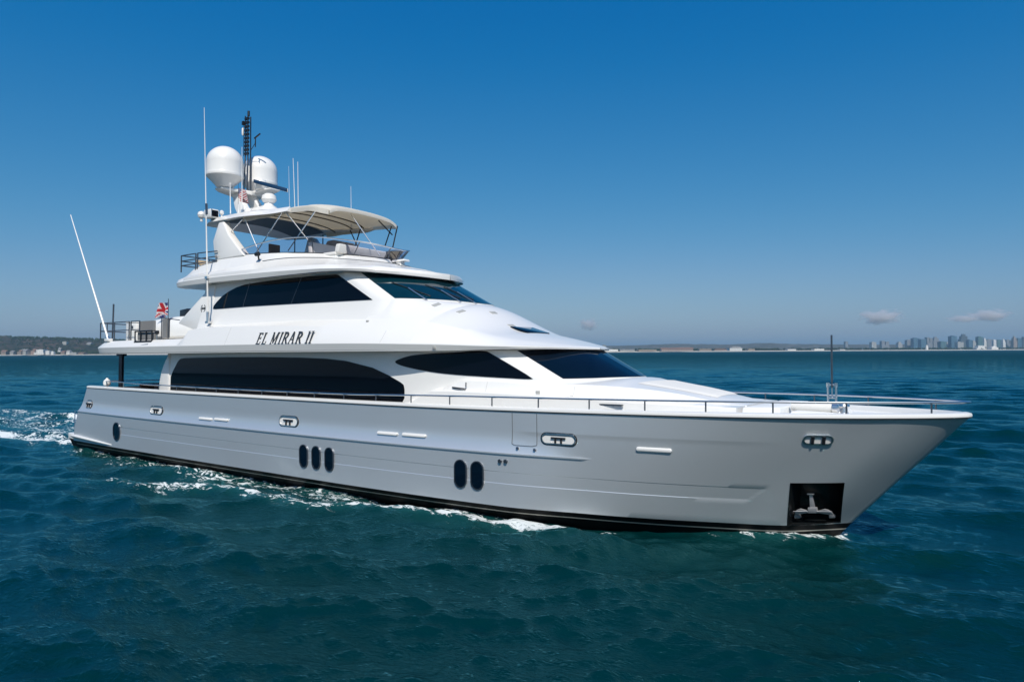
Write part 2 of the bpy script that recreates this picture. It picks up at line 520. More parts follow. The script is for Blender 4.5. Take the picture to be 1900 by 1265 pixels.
def fairlead(x, z, w, h):
    w += .05; h += .03
    rim = slot_ring('mooring_port', x, z, w - .03, h - .03, .024, M['steel'], yacht, out=.03)
    slot_ring('rubber_seal', x, z, w + .04, h + .04, .02, M['rubber'], rim, out=.012)
    slot('backing_plate', x, z, w - .02, h - .02, M['white'], rim, out=.008, bevel=0)  # polished plate; its glare is put into a white colour
    p, ax, up, nr = hull_frame(x, z)
    b = MB()
    s = h / .26
    for q in (-.085, .085):
        b.tube([p + ax * q * s + up * -.11 * s + nr * .03, p + ax * q * s + up * .03 * s + nr * .03], .028 * s, 8)
    b.tube([p + ax * -.21 * s + up * .035 * s + nr * .035, p + ax * .21 * s + up * .035 * s + nr * .035], .022 * s, 8)
    b.build('bollard', M['black'], rim)
fairlead(-10.5, 2.0, .86, .24)
fairlead(-2.43, 2.02, .84, .25)
fairlead(7.15, 2.08, .82, .20)
fairlead(-16.45, 1.98, .5, .28)
# bow roller port with two rollers
x, z = 12.63, 2.33
rim = slot_ring('mooring_port', x, z, .54, .16, .03, M['steel'], yacht, out=.035)
slot('backing_plate', x, z, .55, .17, M['white'], rim, out=.006, bevel=0)  # white colour carries the glare of the polished plate
p, ax, up, nr = hull_frame(x, z)
for q in (-.11, .11):
    MB().lathe([(.03, -.085), (.022, -.04), (.018, 0), (.022, .04), (.03, .085)], (0, 0, 0), n=12)
    b = MB(); b.tube([p + ax * q - up * .09 + nr * .03, p + ax * q + nr * .03, p + ax * q + up * .09 + nr * .03], .035, 10)
    b.build('roller', M['black'], rim)

for x, z, w in ((-7.05, 1.865, .80), (-6.08, 1.885, .82), (1.86, 1.915, .76), (2.82, 1.925, .84), (9.40, 1.965, .80)):
    slot('hull_strip', x, z, w, .095, M['white'], yacht, out=.045, bevel=.03)  # unlit strips; sun reflection on their chamfers is painted in as white
for x, z in ((5.62, 1.465), (5.78, 1.47)):
    p, ax, up, nr = hull_frame(x, z)
    b = MB().tube([p - nr * .05, p + nr * .05], .05, 14)
    b.build('exhaust_outlet', M['steel_dark'], yacht)
for x, z in ((6.08, 1.80), (6.54, 1.79)):
    p, ax, up, nr = hull_frame(x, z)
    MB().tube([p - nr * .05, p + nr * .04], .035, 10).build('door_bolt', M['steel_dark'], yacht)
# boarding door seams in the bulwark
sb = MB()
def seam(pts, w=.008):
    rows = []
    for x, z in pts:
        p, ax, up, nr = hull_frame(x, z)
        rows.append((p, ax, up, nr))
    for (p, ax, up, nr), (p2, a2, u2, n2) in zip(rows[:-1], rows[1:]):
        t = (p2 - p).normalized(); sd = t.cross(nr).normalized() * w
        sb.add([p - sd + nr * .003, p + sd + nr * .003, p2 + sd + n2 * .003, p2 - sd + n2 * .003], [(0, 1, 2, 3)])
seam([(5.90, 2.66 - k * .04) for k in range(20)] + [(5.98 + k * .06, 1.87) for k in range(9)] + [(6.58, 1.9 + k * .04) for k in range(20)])
sb.build('boarding_door_seam', M['seam'], yacht)

# ---- cap rail and rubber line along the sheer
def sheer_curve(off, dz, n=150):
    u = np.concatenate([np.linspace(0, .8, 80)[:-1], .8 + .2 * (1 - (1 - np.linspace(0, 1, 60)) ** 2)])
    xs = -16.8 + (15.25 + 16.8) * u
    pts = []
    for x in xs:
        e = 0.01
        y = gun(x); yx = (gun(x) - gun(x - e)) / e
        nx, ny = -yx, 1.0
        l = math.hypot(nx, ny); nx /= l; ny /= l
        px, py = x + nx * off, y + ny * off
        pts.append((px, -max(py, 0.0), float(sheer(x)) + dz))
    # nose point on the centre line
    pts[-1] = (15.25 + off, 0.0, float(sheer(15.25)) + dz)
    return pts
def full(c): return c + [mir(p) for p in c[-2::-1]]
cr = MB().grid([full(sheer_curve(-.03, -.005)), full(sheer_curve(.014, -.002)), full(sheer_curve(.018, .03)), full(sheer_curve(.006, .066)), full(sheer_curve(-.05, .085)), full(sheer_curve(-.20, .085)), full(sheer_curve(-.22, .06)), full(sheer_curve(-.22, -.04))], closed_v=True)
caprail = cr.build('cap_rail', M['white'], yacht, angle=50)
rl = MB().grid([full(sheer_curve(-.02, -.030)), full(sheer_curve(.012, -.030)), full(sheer_curve(.012, -.006)), full(sheer_curve(-.02, -.006))], closed_v=True)
rl.build('rubber_strip', M['rubber'], yacht)

# bulwark inner faces and decks
ib = MB()
c1, c2 = sheer_curve(-.21, 0.0), sheer_curve(-.24, -.75)
c2 = [(a, b, c_ if a < 2.2 else c_ + .67) for a, b, c_ in c2]
ib.grid([full(c1), full(c2)])
ib.build('bulwark', M['white'], yacht)
dk = MB()
xs = np.linspace(-16.9, 2.2, 30)
dk.grid([[(x, -(gun(x) - .1), 1.95) for x in xs], [(x, (gun(x) - .1), 1.95) for x in xs]])
dk.add([(2.2, -3.2, 1.95), (2.2, 3.2, 1.95), (2.2, 3.2, 2.62), (2.2, -3.2, 2.62)], [(0, 1, 2, 3)])
dk.build('aft_deck', M['teak'], yacht)
fd = MB()
xs = np.concatenate([np.linspace(2.2, 13, 40), np.linspace(13.1, 15.2, 24)])
fd.grid([[(x, -max(gun(x) - .1, 0), float(sheer(x)) - .05) for x in xs], [(x, max(gun(x) - .1, 0), float(sheer(x)) - .05) for x in xs]])
fd.build('foredeck', M['white_matt'], yacht)

# ---- swim platform and stern fairing
sp = MB()
pts = [(-18.9, -2.95), (-18.75, -3.07), (-17.6, -3.13), (-17.6, 3.13), (-18.75, 3.07), (-18.9, 2.95)]
sp.prism([(a, b, .60) for a, b in pts], [(a, b, .36) for a, b in pts])
for s in (-1, 1):
    rows = []
    for x in np.linspace(-17.7, -14.0, 24):
        t = (x + 17.7) / 3.7
        zt = .60 - .15 * t; w = .17 * (1 - t) ** .6 + .005
        y = hull_y(x, zt)
        rows.append([(x, s * (y - .05), zt + .02), (x, s * (y + w), zt), (x, s * (y + w * .9), zt - .05), (x, s * (hull_y(x, .28) - .02), zt - .05 - .2 * (1 - t))])
    sp.grid(rows)
sp.build('swim_platform', M['white'], yacht, angle=35, bevel=.02)
spb = MB().prism([(a * .999, b * .99, .37) for a, b in pts], [(a + .35, b * .93, -.3) for a, b in pts])
spb.build('platform_bottom', M['boot'], yacht)
for yy in (-3.0, 3.0):
    g = MB()
    g.tube([(-18.3, yy, .6), (-18.3, yy, 1.62), (-17.55, yy, 1.62)], .025, 8)
    g.tube([(-17.95, yy, 1.05), (-17.55, yy, 1.05)], .018, 8)
    g.tube([(-17.95, yy, .86), (-17.55, yy, .86)], .018, 8)
    g.build('stern_handrail', M['steel'], yacht)

# ---- main deck house
def ruled(top, bot, n=6, bulge=0.0):
    rows = []
    for k in range(n + 1):
        t = k / n
        row = []
        for a, b in zip(top, bot):
            row.append(tuple(a[i] + (b[i] - a[i]) * t for i in range(3)))
        rows.append(row)
    return rows
def resample(ctrl, params):
    k = np.arange(len(ctrl), dtype=float)
    f = [pchip(k, [c[i] for c in ctrl]) for i in range(3)]
    return [(f[0](p), f[1](p), f[2](p)) for p in params]
mt = [(-11.12, -2.64, 4.20), (-6, -2.67, 4.22), (0, -2.66, 4.22), (1.5, -2.62, 4.22), (3.2, -2.53, 4.22), (4.60, -2.38, 4.22), (5.20, -2.02, 4.24), (5.78, -1.5, 4.27), (6.18, -1.0, 4.28), (6.42, -.5, 4.27), (6.50, 0, 4.27)]
mb_ = [(-11.12, -2.66, 3.44), (-6, -2.69, 3.46), (0, -2.68, 3.46), (1.75, -2.65, 3.46), (4.0, -2.55, 3.47), (5.88, -2.27, 3.46), (6.66, -1.92, 3.46), (7.18, -1.5, 3.47), (7.58, -1.0, 3.49), (7.86, -.5, 3.50), (7.96, 0, 3.50)]
pr = list(np.linspace(0, 6, 49)) + list(np.linspace(6, 10, 41)[1:])
mtop, mbot = resample(mt, pr), resample(mb_, pr)
hs = MB()
rows = ruled(mtop, mbot, 8)
rows += [[(a, b, 1.9) if c_ is None else (a, b, c_) for a, b, c_ in [(p[0], p[1], 1.95 if p[0] < 2 else 2.6) for p in mbot]]]
hs.grid([r + [mir(p) for p in r[-2::-1]] for r in rows])
house = hs.build('main_deckhouse', M['white'], yacht, angle=25)
# aft closing wall with dark doors and the curved side wings
aw = MB()
aw.add([(-9.6, -2.6, 1.95), (-9.6, 2.6, 1.95), (-9.6, 2.6, 4.2), (-9.6, -2.6, 4.2)], [(0, 1, 2, 3)])
aw.build('aft_bulkhead', M['glass'], yacht)
wb = MB()
wing_edge = [(-11.02, 4.20), (-11.10, 4.02), (-11.32, 3.75), (-11.50, 3.45), (-11.62, 3.1), (-11.72, 2.69), (-11.78, 1.95)]
for s in (-1, 1):
    o_ = [(x, s * 2.70, z) for x, z in wing_edge] + [(-10.92, s * 2.70, 1.95), (-10.92, s * 2.70, 4.20)]
    i_ = [(x, s * 2.55, z) for x, z in wing_edge] + [(-10.92, s * 2.55, 1.95), (-10.92, s * 2.55, 4.20)]
    wing_ = MB().prism(o_, i_).build('side_wing', M['white'], yacht, angle=40, bevel=.03)
    if s < 0: wing = wing_

def smooth_closed(ctrl, n=14, corner=()):
    """closed outline through ctrl points in (x,z): Catmull-Rom, straight where flagged"""
    out = []
    N = len(ctrl)
    for i in range(N):
        p0, p1, p2, p3 = [Vector((*ctrl[(i + k) % N], 0)) for k in (-1, 0, 1, 2)]
        if i in corner:
            for k in range(n): out.append(p1.lerp(p2, k / n))
        else:
            for k in range(n):
                t = k / n
                out.append(0.5 * ((2 * p1) + (p2 - p0) * t + (2 * p0 - 5 * p1 + 4 * p2 - p3) * t * t + (3 * p1 - p0 - 3 * p2 + p3) * t ** 3))
    return [(p.x, p.y) for p in out]

def window_on(name, bvh, outline, m, parent, off=.015, nx=90, nz=5, side=-1):
    """glass following a wall, for an x-monotone outline given in (x, z)"""
    xs = [p[0] for p in outline]
    x0, x1 = min(xs), max(xs)
    N = len(outline)
    def span(x):
        zs = []
        for i in range(N):
            (a, b), (c, d) = outline[i], outline[(i + 1) % N]
            if (a - x) * (c - x) <= 0 and a != c:
                zs.append(b + (d - b) * (x - a) / (c - a))
        return (min(zs), max(zs)) if zs else None
    cols = []
    for k in range(nx + 1):
        u = k / nx
        u = 0.5 - 0.5 * math.cos(math.pi * u) * (0.5 + 0.5 * abs(math.cos(math.pi * u)) ** .2) if 0 < k < nx else u
        x = x0 + (x1 - x0) * min(max(u, 1e-4), 1 - 1e-4)
        s_ = span(x)
        if s_ is None: continue
        col = []
        for j in range(nz + 1):
            z = s_[0] + (s_[1] - s_[0]) * j / nz
            h = bvh.ray_cast(Vector((x, side * 8, z)), Vector((0, -side, 0)))
            y = h[0].y if h[0] is not None else (cols[-1][j][1] - side * off if cols else side * 2.5)
            col.append((x, y + side * off, z))
        cols.append(col)
    b = MB().grid(cols)
    # edge skirt back to the wall
    ring = [c[0] for c in cols] + [p for p in cols[-1][1:]] + [c[-1] for c in cols[::-1][1:]] + [p for p in cols[0][::-1][1:-1]]
    b.grid([ring, [(p[0], p[1] - side * (off + .01), p[2]) for p in ring]], closed_u=True)
    return b.build(name, m, parent)

HSB = bvh_of(house, wing)
mw = [(-10.84, 2.72), (-10.83, 3.26), (-10.66, 3.50), (-10.34, 3.86), (-10.18, 3.96), (-9.9, 4.0), (-7, 4.035), (-4.85, 4.04), (-2.9, 4.02), (-1.6, 3.985), (-.7, 3.92), (.48, 3.72), (1.1, 3.52), (1.62, 3.31), (1.74, 3.24), (1.78, 3.1), (1.78, 2.86), (1.70, 2.74)]
window_on('saloon_window', HSB, mw, M['glass'], house, nx=120)
fwl = smooth_closed([(1.40, 3.90), (1.60, 3.99), (2.05, 4.085), (2.8, 4.14), (3.5, 4.165), (4.56, 4.19), (5.14, 3.90), (5.72, 3.60), (5.93, 3.475), (5.2, 3.487), (4.45, 3.515), (3.6, 3.555), (2.9, 3.605), (2.2, 3.69), (1.60, 3.80)], 8, corner=(5, 6, 7))
window_on('stateroom_window', HSB, fwl, M['glass'], house, nx=100)

def shell_panel(name, top, bot, t0, t1, m, parent, off=.012, n=6):
    """glass panel on the ruled surface between the curves top and bot, from t0 to t1 down"""
    rows = []
    for k in range(n + 1):
        t = t0 + (t1 - t0) * k / n
        rows.append([Vector(a).lerp(Vector(b), t) for a, b in zip(top, bot)])
    nr = []
    R_, C_ = len(rows), len(rows[0])
    for i in range(R_):
        row = []
        for j in range(C_):
            du = rows[i][min(j + 1, C_ - 1)] - rows[i][max(j - 1, 0)]
            dv = rows[min(i + 1, R_ - 1)][j] - rows[max(i - 1, 0)][j]
            q = du.cross(dv).normalized()
            if q.z < 0: q = -q
            row.append(rows[i][j] + q * off)
        nr.append(row)
    b = MB().grid(nr)
    ring = nr[0] + [r[-1] for r in nr[1:]] + nr[-1][::-1][1:] + [r[0] for r in nr[::-1][1:-1]]
    base = rows[0] + [r[-1] for r in rows[1:]] + rows[-1][::-1][1:] + [r[0] for r in rows[::-1][1:-1]]
    b.grid([ring, base], closed_u=True)
    return b.build(name, m, parent, angle=40)
wp = list(np.linspace(6.02, 9, 40))
wt, wbm = resample(mt, wp), resample(mb_, wp)
shell_panel('windscreen_pane', wt, wbm, .045, .97, M['glass_navy'], house)
shell_panel('windscreen_pane', [mir(p) for p in wt], [mir(p) for p in wbm], .045, .97, M['glass_navy'], house)
wp2 = list(np.linspace(9.03, 10, 14))
wt2, wb2 = resample(mt, wp2), resample(mb_, wp2)
shell_panel('windscreen_pane', wt2 + [mir(p) for p in wt2[-2::-1]], wb2 + [mir(p) for p in wb2[-2::-1]], .045, .97, M['glass_navy'], house)

# ---- boat-deck moulding: overhang, name band and the sloping brow
CX = [-16.45, -16.25, -15.9, -15.2, -13, -9, -5, 0, 1, 2, 3, 4.4, 5.4, 6.0, 6.45, 6.62, 6.70]
fC = pchip(CX, [2.75, 2.98, 3.12, 3.2, 3.28, 3.30, 3.31, 3.30, 3.26, 3.18, 3.05, 2.78, 2.40, 1.82, 1.0, .45, .02])
fD = pchip(CX, [2.60, 2.80, 2.93, 3.0, 3.05, 3.04, 3.03, 3.0, 2.97, 2.90, 2.80, 2.58, 2.26, 1.72, .92, .40, .01])
fE = pchip(CX, [2.4, 2.5, 2.6, 2.68, 2.72, 2.74, 2.74, 2.70, 2.68, 2.64, 2.55, 2.30, 1.98, 1.45, .70, .28, .005])
zB = pchip([-16.5, -12.5, -5, 3, 4.4, 5.7, 6.7], [4.20, 4.16, 4.19, 4.20, 4.22, 4.25, 4.255])
zC = pchip([-16.5, -10, -4, 0, 3.2, 4.8, 5.8, 6.7], [4.42, 4.44, 4.45, 4.43, 4.37, 4.32, 4.30, 4.29])
zD = pchip([-16.5, -16.0, -15.2, -9.35, -8.9, -7.5, -4, -1.5, 1, 3.1, 4.2, 5.1, 5.8, 6.7], [4.52, 4.60, 4.70, 4.72, 5.03, 5.11, 5.07, 4.98, 4.85, 4.66, 4.52, 4.40, 4.34, 4.30])
zE = pchip([-16.5, -16.0, -15.2, -9.6, -8.9, -8.3, -3.5, .5, 2.5, 3.4, 4.3, 5.1, 5.8, 6.5, 6.7], [4.56, 4.66, 4.73, 4.74, 5.08, 5.18, 5.23, 5.16, 5.04, 4.88, 4.66, 4.50, 4.41, 4.34, 4.305])
zS = pchip([-16.5, .5, 2.6, 4.32, 4.5, 4.9, 5.6, 6.2, 6.6, 6.7], [5.77, 5.77, 5.68, 4.86, 4.80, 4.72, 4.57, 4.42, 4.33, 4.31])
yS = pchip([-16, .95, 1.5, 2.0, 2.3, 2.5, 2.6, 7], [2.25, 2.25, 1.92, 1.5, 1.0, .5, .0, .0])
pS = pchip([-16, .9, 2.0, 2.6, 4.4, 6.7], [1.0, 1.0, 1.5, 2.0, 2.1, 2.2])
xs1 = list(np.concatenate([np.linspace(-16.45, -15.2, 12), np.linspace(-15.0, -9.5, 20), np.linspace(-9.4, -8.8, 8), np.linspace(-8.6, 0.7, 40), np.linspace(.8, 5.4, 60), np.linspace(5.45, 6.7, 40)]))
bd = MB()
rows = []
for x in xs1:
    B_ = (x, -(fC(x) * .98 - .0), zB(x)); B1 = (x, -(fC(x) * .935), zB(x) + .02); A_ = (x, -fC(x) * .5, zB(x) + .05); A0 = (x, 0, zB(x) + .05)
    C_ = (x, -fC(x), zC(x)); C2 = (x, -fC(x) * .997, zC(x) + .03 * min(1, (6.7 - x)))
    D_ = (x, -fD(x), zD(x))
    E_ = (x, -fE(x), zE(x))
    row = [A0, A_, B1, B_, C_, C2, D_, E_]
    if x > .15:
        for k in range(1, 11):
            t = k / 10
            p_ = pS(x)
            y = fE(x) + (yS(x) - fE(x)) * t
            z = zE(x) + (zS(x) - zE(x)) * (1 - (1 - t) ** p_)
            row.append((x, -y, z))
        row.append((x, 0, zS(x)))
    else:
        for k in range(1, 11): row.append((x, -fE(x) * (1 - k / 11), zE(x) - (.0 if x < -9.3 else .28 * min(1, k))))
        row.append((x, 0, zE(x) - (0 if x < -9.3 else .28)))
    rows.append(row)
bd.grid(rows)
bd.grid([[mir(p) for p in r] for r in rows], flip=True)
bd.add([rows[0][k] for k in range(len(rows[0]))] + [mir(p) for p in rows[0][-2:0:-1]], [tuple(range(2 * len(rows[0]) - 2))])
cap = bd.build('boat_deck_moulding', M['white'], yacht, angle=22)
# thin dark joint under the overhang
jl = MB()
for s in (-1, 1):
    jl.grid([[(x, s * (fC(x) * .980 + .006), zB(x) + .028) for x in xs1 if x < 4.6], [(x, s * (fC(x) * .980 + .014), zB(x) + .044) for x in xs1 if x < 4.6]])
jl.build('joint_line', M['seam'], yacht)

# ---- sky lounge (upper house)
lt = [(-9.0, -2.34, 6.80), (-5, -2.34, 6.80), (-2.6, -2.32, 6.79), (-1.45, -2.30, 6.77), (-.85, -2.10, 6.76), (-.10, -1.6, 6.72), (.42, -1.0, 6.66), (.72, -.5, 6.62), (.82, 0, 6.60)]
lb = [(-9.0, -2.50, 5.74), (-5, -2.50, 5.75), (-1.6, -2.46, 5.765), (.22, -2.40, 5.77), (.92, -2.22, 5.77), (1.62, -1.8, 5.755), (2.22, -1.1, 5.73), (2.50, -.5, 5.70), (2.58, 0, 5.69)]
pl = list(np.linspace(0, 4, 40)) + list(np.linspace(4, 8, 41)[1:])
ltop, lbot = resample(lt, pl), resample(lb, pl)
lg = MB()
rows = ruled(ltop, lbot, 8)
low = []
for p in lbot:
    x = p[0]
    low.append((x, -fE(x) + .01, zE(x) - .05) if x < .93 else (x, p[1] * .96, p[2] - .08))
rows += [low]
rr = [r + [mir(p) for p in r[-2::-1]] for r in rows]
lg.grid(rr)
lg.add([r[0] for r in rr] + [r[-1] for r in rr[::-1]], [tuple(range(2 * len(rr)))])
lounge = lg.build('upper_deckhouse', M['white'], yacht, angle=24)
# raked aft wings with the logo
wg = MB()
uw = [(-8.65, 6.72), (-8.95, 6.46), (-9.36, 6.20), (-9.95, 5.82), (-10.55, 5.44), (-10.62, 5.36), (-9.3, 5.05), (-8.5, 5.0), (-8.3, 5.0), (-8.3, 6.72)]
for s in (-1, 1):
    w_ = MB().prism([(x, s * (2.54 - .12 * (z - 5.0) / 1.7), z) for x, z in uw], [(x, s * 2.30, z) for x, z in uw]).build('upper_wing', M['white'], yacht, bevel=.02)
    if s < 0: uwing = w_
LGB = bvh_of(lounge, uwing)
sw = [(-8.26, 5.845), (-8.24, 5.95), (-8.10, 6.08), (-7.78, 6.30), (-7.38, 6.46), (-6.95, 6.58), (-6.45, 6.655), (-5.6, 6.69), (-4.2, 6.715), (-2.8, 6.71), (-1.52, 6.685), (-.95, 6.38), (-.35, 6.06), (.17, 5.785), (-1.6, 5.80), (-3.6, 5.82), (-6, 5.835), (-8.1, 5.825)]
window_on('lounge_window', LGB, sw, M['glass'], lounge, nx=110)
for xa_, xb_ in ((-3.62, -3.28), (-6.35, -6.15)):
    q = []
    for x_, z_ in ((xa_, 5.84), ((xa_ + xb_) / 2, 6.26), (xb_, 6.69)):
        h = LGB.ray_cast(Vector((x_, -8, z_)), Vector((0, 1, 0)))
        q.append(h[0] + Vector((0, -.018, 0)))
    MB().tube(q, .011, 6).build('window_mullion', M['steel_dark'], lounge)
up_ = list(np.linspace(4.08, 6.85, 36))
ut, ub = resample(lt, up_), resample(lb, up_)
shell_panel('windscreen_pane', ut, ub, .06, .965, M['glass_blue'], lounge)
shell_panel('windscreen_pane', [mir(p) for p in ut], [mir(p) for p in ub], .06, .965, M['glass_blue'], lounge)
up2 = list(np.linspace(6.88, 8, 16))
ut2, ub2 = resample(lt, up2), resample(lb, up2)
shell_panel('windscreen_pane', ut2 + [mir(p) for p in ut2[-2::-1]], ub2 + [mir(p) for p in ub2[-2::-1]], .06, .965, M['glass_blue'], lounge)
# wipers
def shell_pt(top, bot, u, t, off=.03):
    a = resample(top, [u])[0]; b = resample(bot, [u])[0]
    a2 = resample(top, [u + .05])[0]; b2 = resample(bot, [u + .05])[0]
    p = Vector(a).lerp(Vector(b), t); q = Vector(a2).lerp(Vector(b2), t)
    n = (q - p).cross(Vector(b) - Vector(a)).normalized()
    if n.z < 0: n = -n
    return p + n * off
for u in (5.15, 6.35, 7.3):
    base = shell_pt(lt, lb, u, 1.03, .02)
    mid = shell_pt(lt, lb, u - .12, .62, .05)
    b = MB().tube([base, mid], .014, 6)
    b.tube([shell_pt(lt, lb, u + .03, 1.03, .02), shell_pt(lt, lb, u - .09, .62, .05)], .010, 6)
    wpz = b.build('wiper', M['steel'], lounge)
    MB().tube([shell_pt(lt, lb, u - .45, .42, .035), shell_pt(lt, lb, u + .30, .88, .035)], .016, 6).build('wiper_blade', M['black'], wpz)

# ---- flybridge deck slab with brow and coaming
RX = [-11.05, -10.95, -10.7, -10.2, -9, -5, -2, -1, -.3, .3, .75, 1.05, 1.18, 1.22]
fR = pchip(RX, [2.0, 2.3, 2.58, 2.72, 2.79, 2.80, 2.74, 2.58, 2.30, 1.80, 1.20, .60, .22, .01])
zlo = pchip([-11.05, -8, -5, -2.4, -1.2, -.5, .4, 1.22], [6.79, 6.79, 6.76, 6.76, 6.745, 6.71, 6.63, 6.55])
zcr = pchip([-11.05, -8, -5, -2.4, -1.2, -.5, .4, 1.22], [6.93, 6.96, 6.93, 6.87, 6.82, 6.79, 6.71, 6.63])
y2f = pchip([-11.05, -10.6, -10.0, -6.9, -5.2, -4.4, -2.9, -1.9, -1.45, -1.15, -1.0, 1.3], [1.9, 2.4, 2.52, 2.50, 2.35, 2.15, 1.90, 1.45, 1.0, .5, 0, 0])
z2f = pchip([-11.05, -10.7, -9.95, -6.9, -5.2, -4.4, -2.9, -1.5, -1.0, -.8, .1, .8, 1.22], [7.08, 7.10, 7.20, 7.32, 7.42, 7.46, 7.38, 7.26, 7.22, 7.14, 6.95, 6.77, 6.655])
y1f = pchip([-11.05, -10.6, -10.0, -6.9, -5, -3.6, -2.4, -1.75, -1.45, -1.35], [1.7, 2.2, 2.32, 2.22, 2.12, 1.80, 1.30, .75, .3, .0])
z1f = pchip([-11.05, -10.35, -9.98, -8.3, -6.9, -5, -3.6, -2.2, -1.35], [7.10, 7.12, 7.44, 7.72, 7.78, 7.70, 7.62, 7.50, 7.42])
xs2 = list(np.concatenate([np.linspace(-11.05, -9.8, 26), np.linspace(-9.7, -2.2, 40), np.linspace(-2.1, -1.36, 22), np.linspace(-1.3, 1.22, 56)]))
fl = MB(); rows = []
for x in xs2:
    r_ = fR(x)
    row = [(x, 0, zlo(x) + .02), (x, -r_ * .6, zlo(x) + .02), (x, -r_ * .93, zlo(x) + .015), (x, -r_ * .986, zlo(x)), (x, -r_, zcr(x)), (x, -r_ * .994, zcr(x) + .025)]
    yc = y2f(x) if x < -1.0 else 0.0
    z2 = z2f(x)
    if x < -9.9:   # low ledge at the aft end
        row.append((x, -min(r_ * .97, r_ - .05), max(zcr(x) + .1, 7.08)))
    else:
        row.append((x, -(r_ * .90 + yc * .10), zcr(x) + .10 + (z2 - zcr(x)) * .10))
    for k in range(1, 7):
        t = k / 6
        y0_ = -row[6][1]
        y = y0_ + (yc - y0_) * t
        e = 1.0 if x < -2.5 else 1.0 + .75 * step01(-2.5, 0, x)
        z = row[6][2] + (z2 - row[6][2]) * (1 - (1 - t) ** e)
        row.append((x, -y, z))
    if x < -1.36:
        a, b = y1f(x), z1f(x)
        row += [(x, -a, b), (x, -a * .93, b), (x, -a * .92, 7.0), (x, 0, 7.0)]
    else:
        row += [(x, -yc * .5, z2 + .01), (x, 0, z2 + .02), (x, 0, z2 + .02), (x, 0, z2 + .02)]
    rows.append(row)
fl.grid(rows); fl.grid([[mir(p) for p in r] for r in rows], flip=True)
fl.add([p for p in rows[0]] + [mir(p) for p in rows[0][-2:0:-1]], [tuple(range(2 * len(rows[0]) - 2))])
fly = fl.build('flybridge_moulding', M['white'], yacht, angle=22)
bl = MB()
for s in (-1, 1):
    bl.tube([(x, s * (fR(x) * .985 + .0), zlo(x) - .010) for x in xs2 if -6 < x < 1.0], .014, 6)
bl.build('gutter_strip', M['steel_dark'], yacht)

# ---- flybridge wind screen
b_par = [-6.88, -5.6, -4.4, -3.4, -2.6, -2.0, -1.6, -1.42, -1.36]
SB = [(x, -y1f(x), z1f(x)) for x in b_par]
ST = [(-6.90, -2.22, 7.99), (-5.60, -2.20, 8.13), (-4.45, -2.08, 8.18), (-3.35, -1.85, 8.15), (-2.35, -1.50, 8.02), (-1.62, -1.05, 7.90), (-1.20, -.62, 7.80), (-1.0, -.28, 7.74), (-.94, 0, 7.72)]
pp = list(np.linspace(0, 8, 60))
sbc, stc = resample(SB, pp), resample(ST, pp)
fsb = sbc + [mir(p) for p in sbc[-2::-1]]; fst = stc + [mir(p) for p in stc[-2::-1]]
scr = MB().grid([[Vector(a).lerp(Vector(b), .02) for a, b in zip(fsb, fst)], [Vector(a).lerp(Vector(b), .5) for a, b in zip(fsb, fst)], fst]).build('wind_screen', M['acrylic'], fly)
MB().tube(fst, .022, 8).build('screen_rail', M['steel'], scr)
MB().tube([(p[0], p[1], p[2] + .012) for p in fsb], .014, 6).build('screen_base', M['rubber'], scr)
ln = MB()
for s in (-1, 1): ln.tube([(x, s * (y2f(x) + .012), z2f(x) + .012) for x in np.linspace(-5.4, -1.02, 50)], .010, 6)
ln.build('coaming_seam', M['seam'], fly)
for u in (2.95, 4.75, 6.6):
    for s in (-1, 1):
        a = Vector(resample(SB, [u])[0]); b = Vector(resample(ST, [u])[0])
        if s > 0: a = Vector(mir(a)); b = Vector(mir(b))
        MB().tube([a, b], .018, 6).build('screen_post', M['steel_dark'], scr)
for s in (-1, 1):
    a = Vector((SB[0][0], s * 2.22, SB[0][2])); b = Vector((ST[0][0] , s * 2.22, ST[0][2]))
    MB().tube([Vector((-6.65, s * 2.22, 7.76)), b], .022, 6).build('screen_post', M['steel'], scr)

# ---- radar arch legs and hardtop
ar = MB()
leg = [(-8.42, 9.16), (-8.12, 9.16), (-7.72, 8.63), (-7.18, 8.17), (-6.64, 7.74), (-8.50, 7.70), (-8.64, 8.1), (-8.74, 8.46)]
for s in (-1, 1):
    MB().prism([(x, s * (2.30 - .05 * (z - 7.7)), z) for x, z in leg], [(x, s * (1.98 - .05 * (z - 7.7)), z) for x, z in leg]).build('arch_leg', M['white'], yacht, bevel=.05, bseg=3)

def ht_z(x, y):
    return 9.34 - .15 * step01(-7.6, -4.5, x) + .50 * (1 - min(1, abs(y) / 2.25) ** 2) * step01(-10.0, -8.8, x) 
ht = MB()
xs3 = np.concatenate([np.linspace(-9.80, -9.0, 8), np.linspace(-8.8, -4.45, 30)])
ys3 = list(np.linspace(-1, 1, 29))
def ht_half(x):
    return 1.95 + .28 * step01(-9.8, -9.0, x) - .12 * step01(-5.2, -4.4, x)
def ht_front(yf):     # concave front edge: arms forward at the sides
    a = abs(yf)
    return -7.15 + 2.7 * step01(.72, .93, a)
top_rows, bot_rows = [], []
for yf in ys3:
    xf = ht_front(yf)
    tr_, br_ = [], []
    for k in range(31):
        x = -9.80 + (xf + 9.80) * k / 30
        y = yf * ht_half(x)
        edge = max(0, (abs(yf) - .93) / .07)
        zt = ht_z(x, y) - .12 * edge ** 2
        tr_.append((x, y, zt))
        br_.append((x, y * .99, 9.20 - .10 * step01(-7.6, -4.5, x) * step01(.6, .8, abs(yf)) + (.30 * (1 - min(1, abs(yf) / .93) ** 2)) * step01(-9.8, -9.2, x) + .02))
    top_rows.append(tr_); bot_rows.append(br_)
ht.grid(top_rows); ht.grid(bot_rows, flip=True)
ring_t = top_rows[0] + [r[-1] for r in top_rows[1:]] + top_rows[-1][::-1][1:] + [r[0] for r in top_rows[::-1][1:-1]]
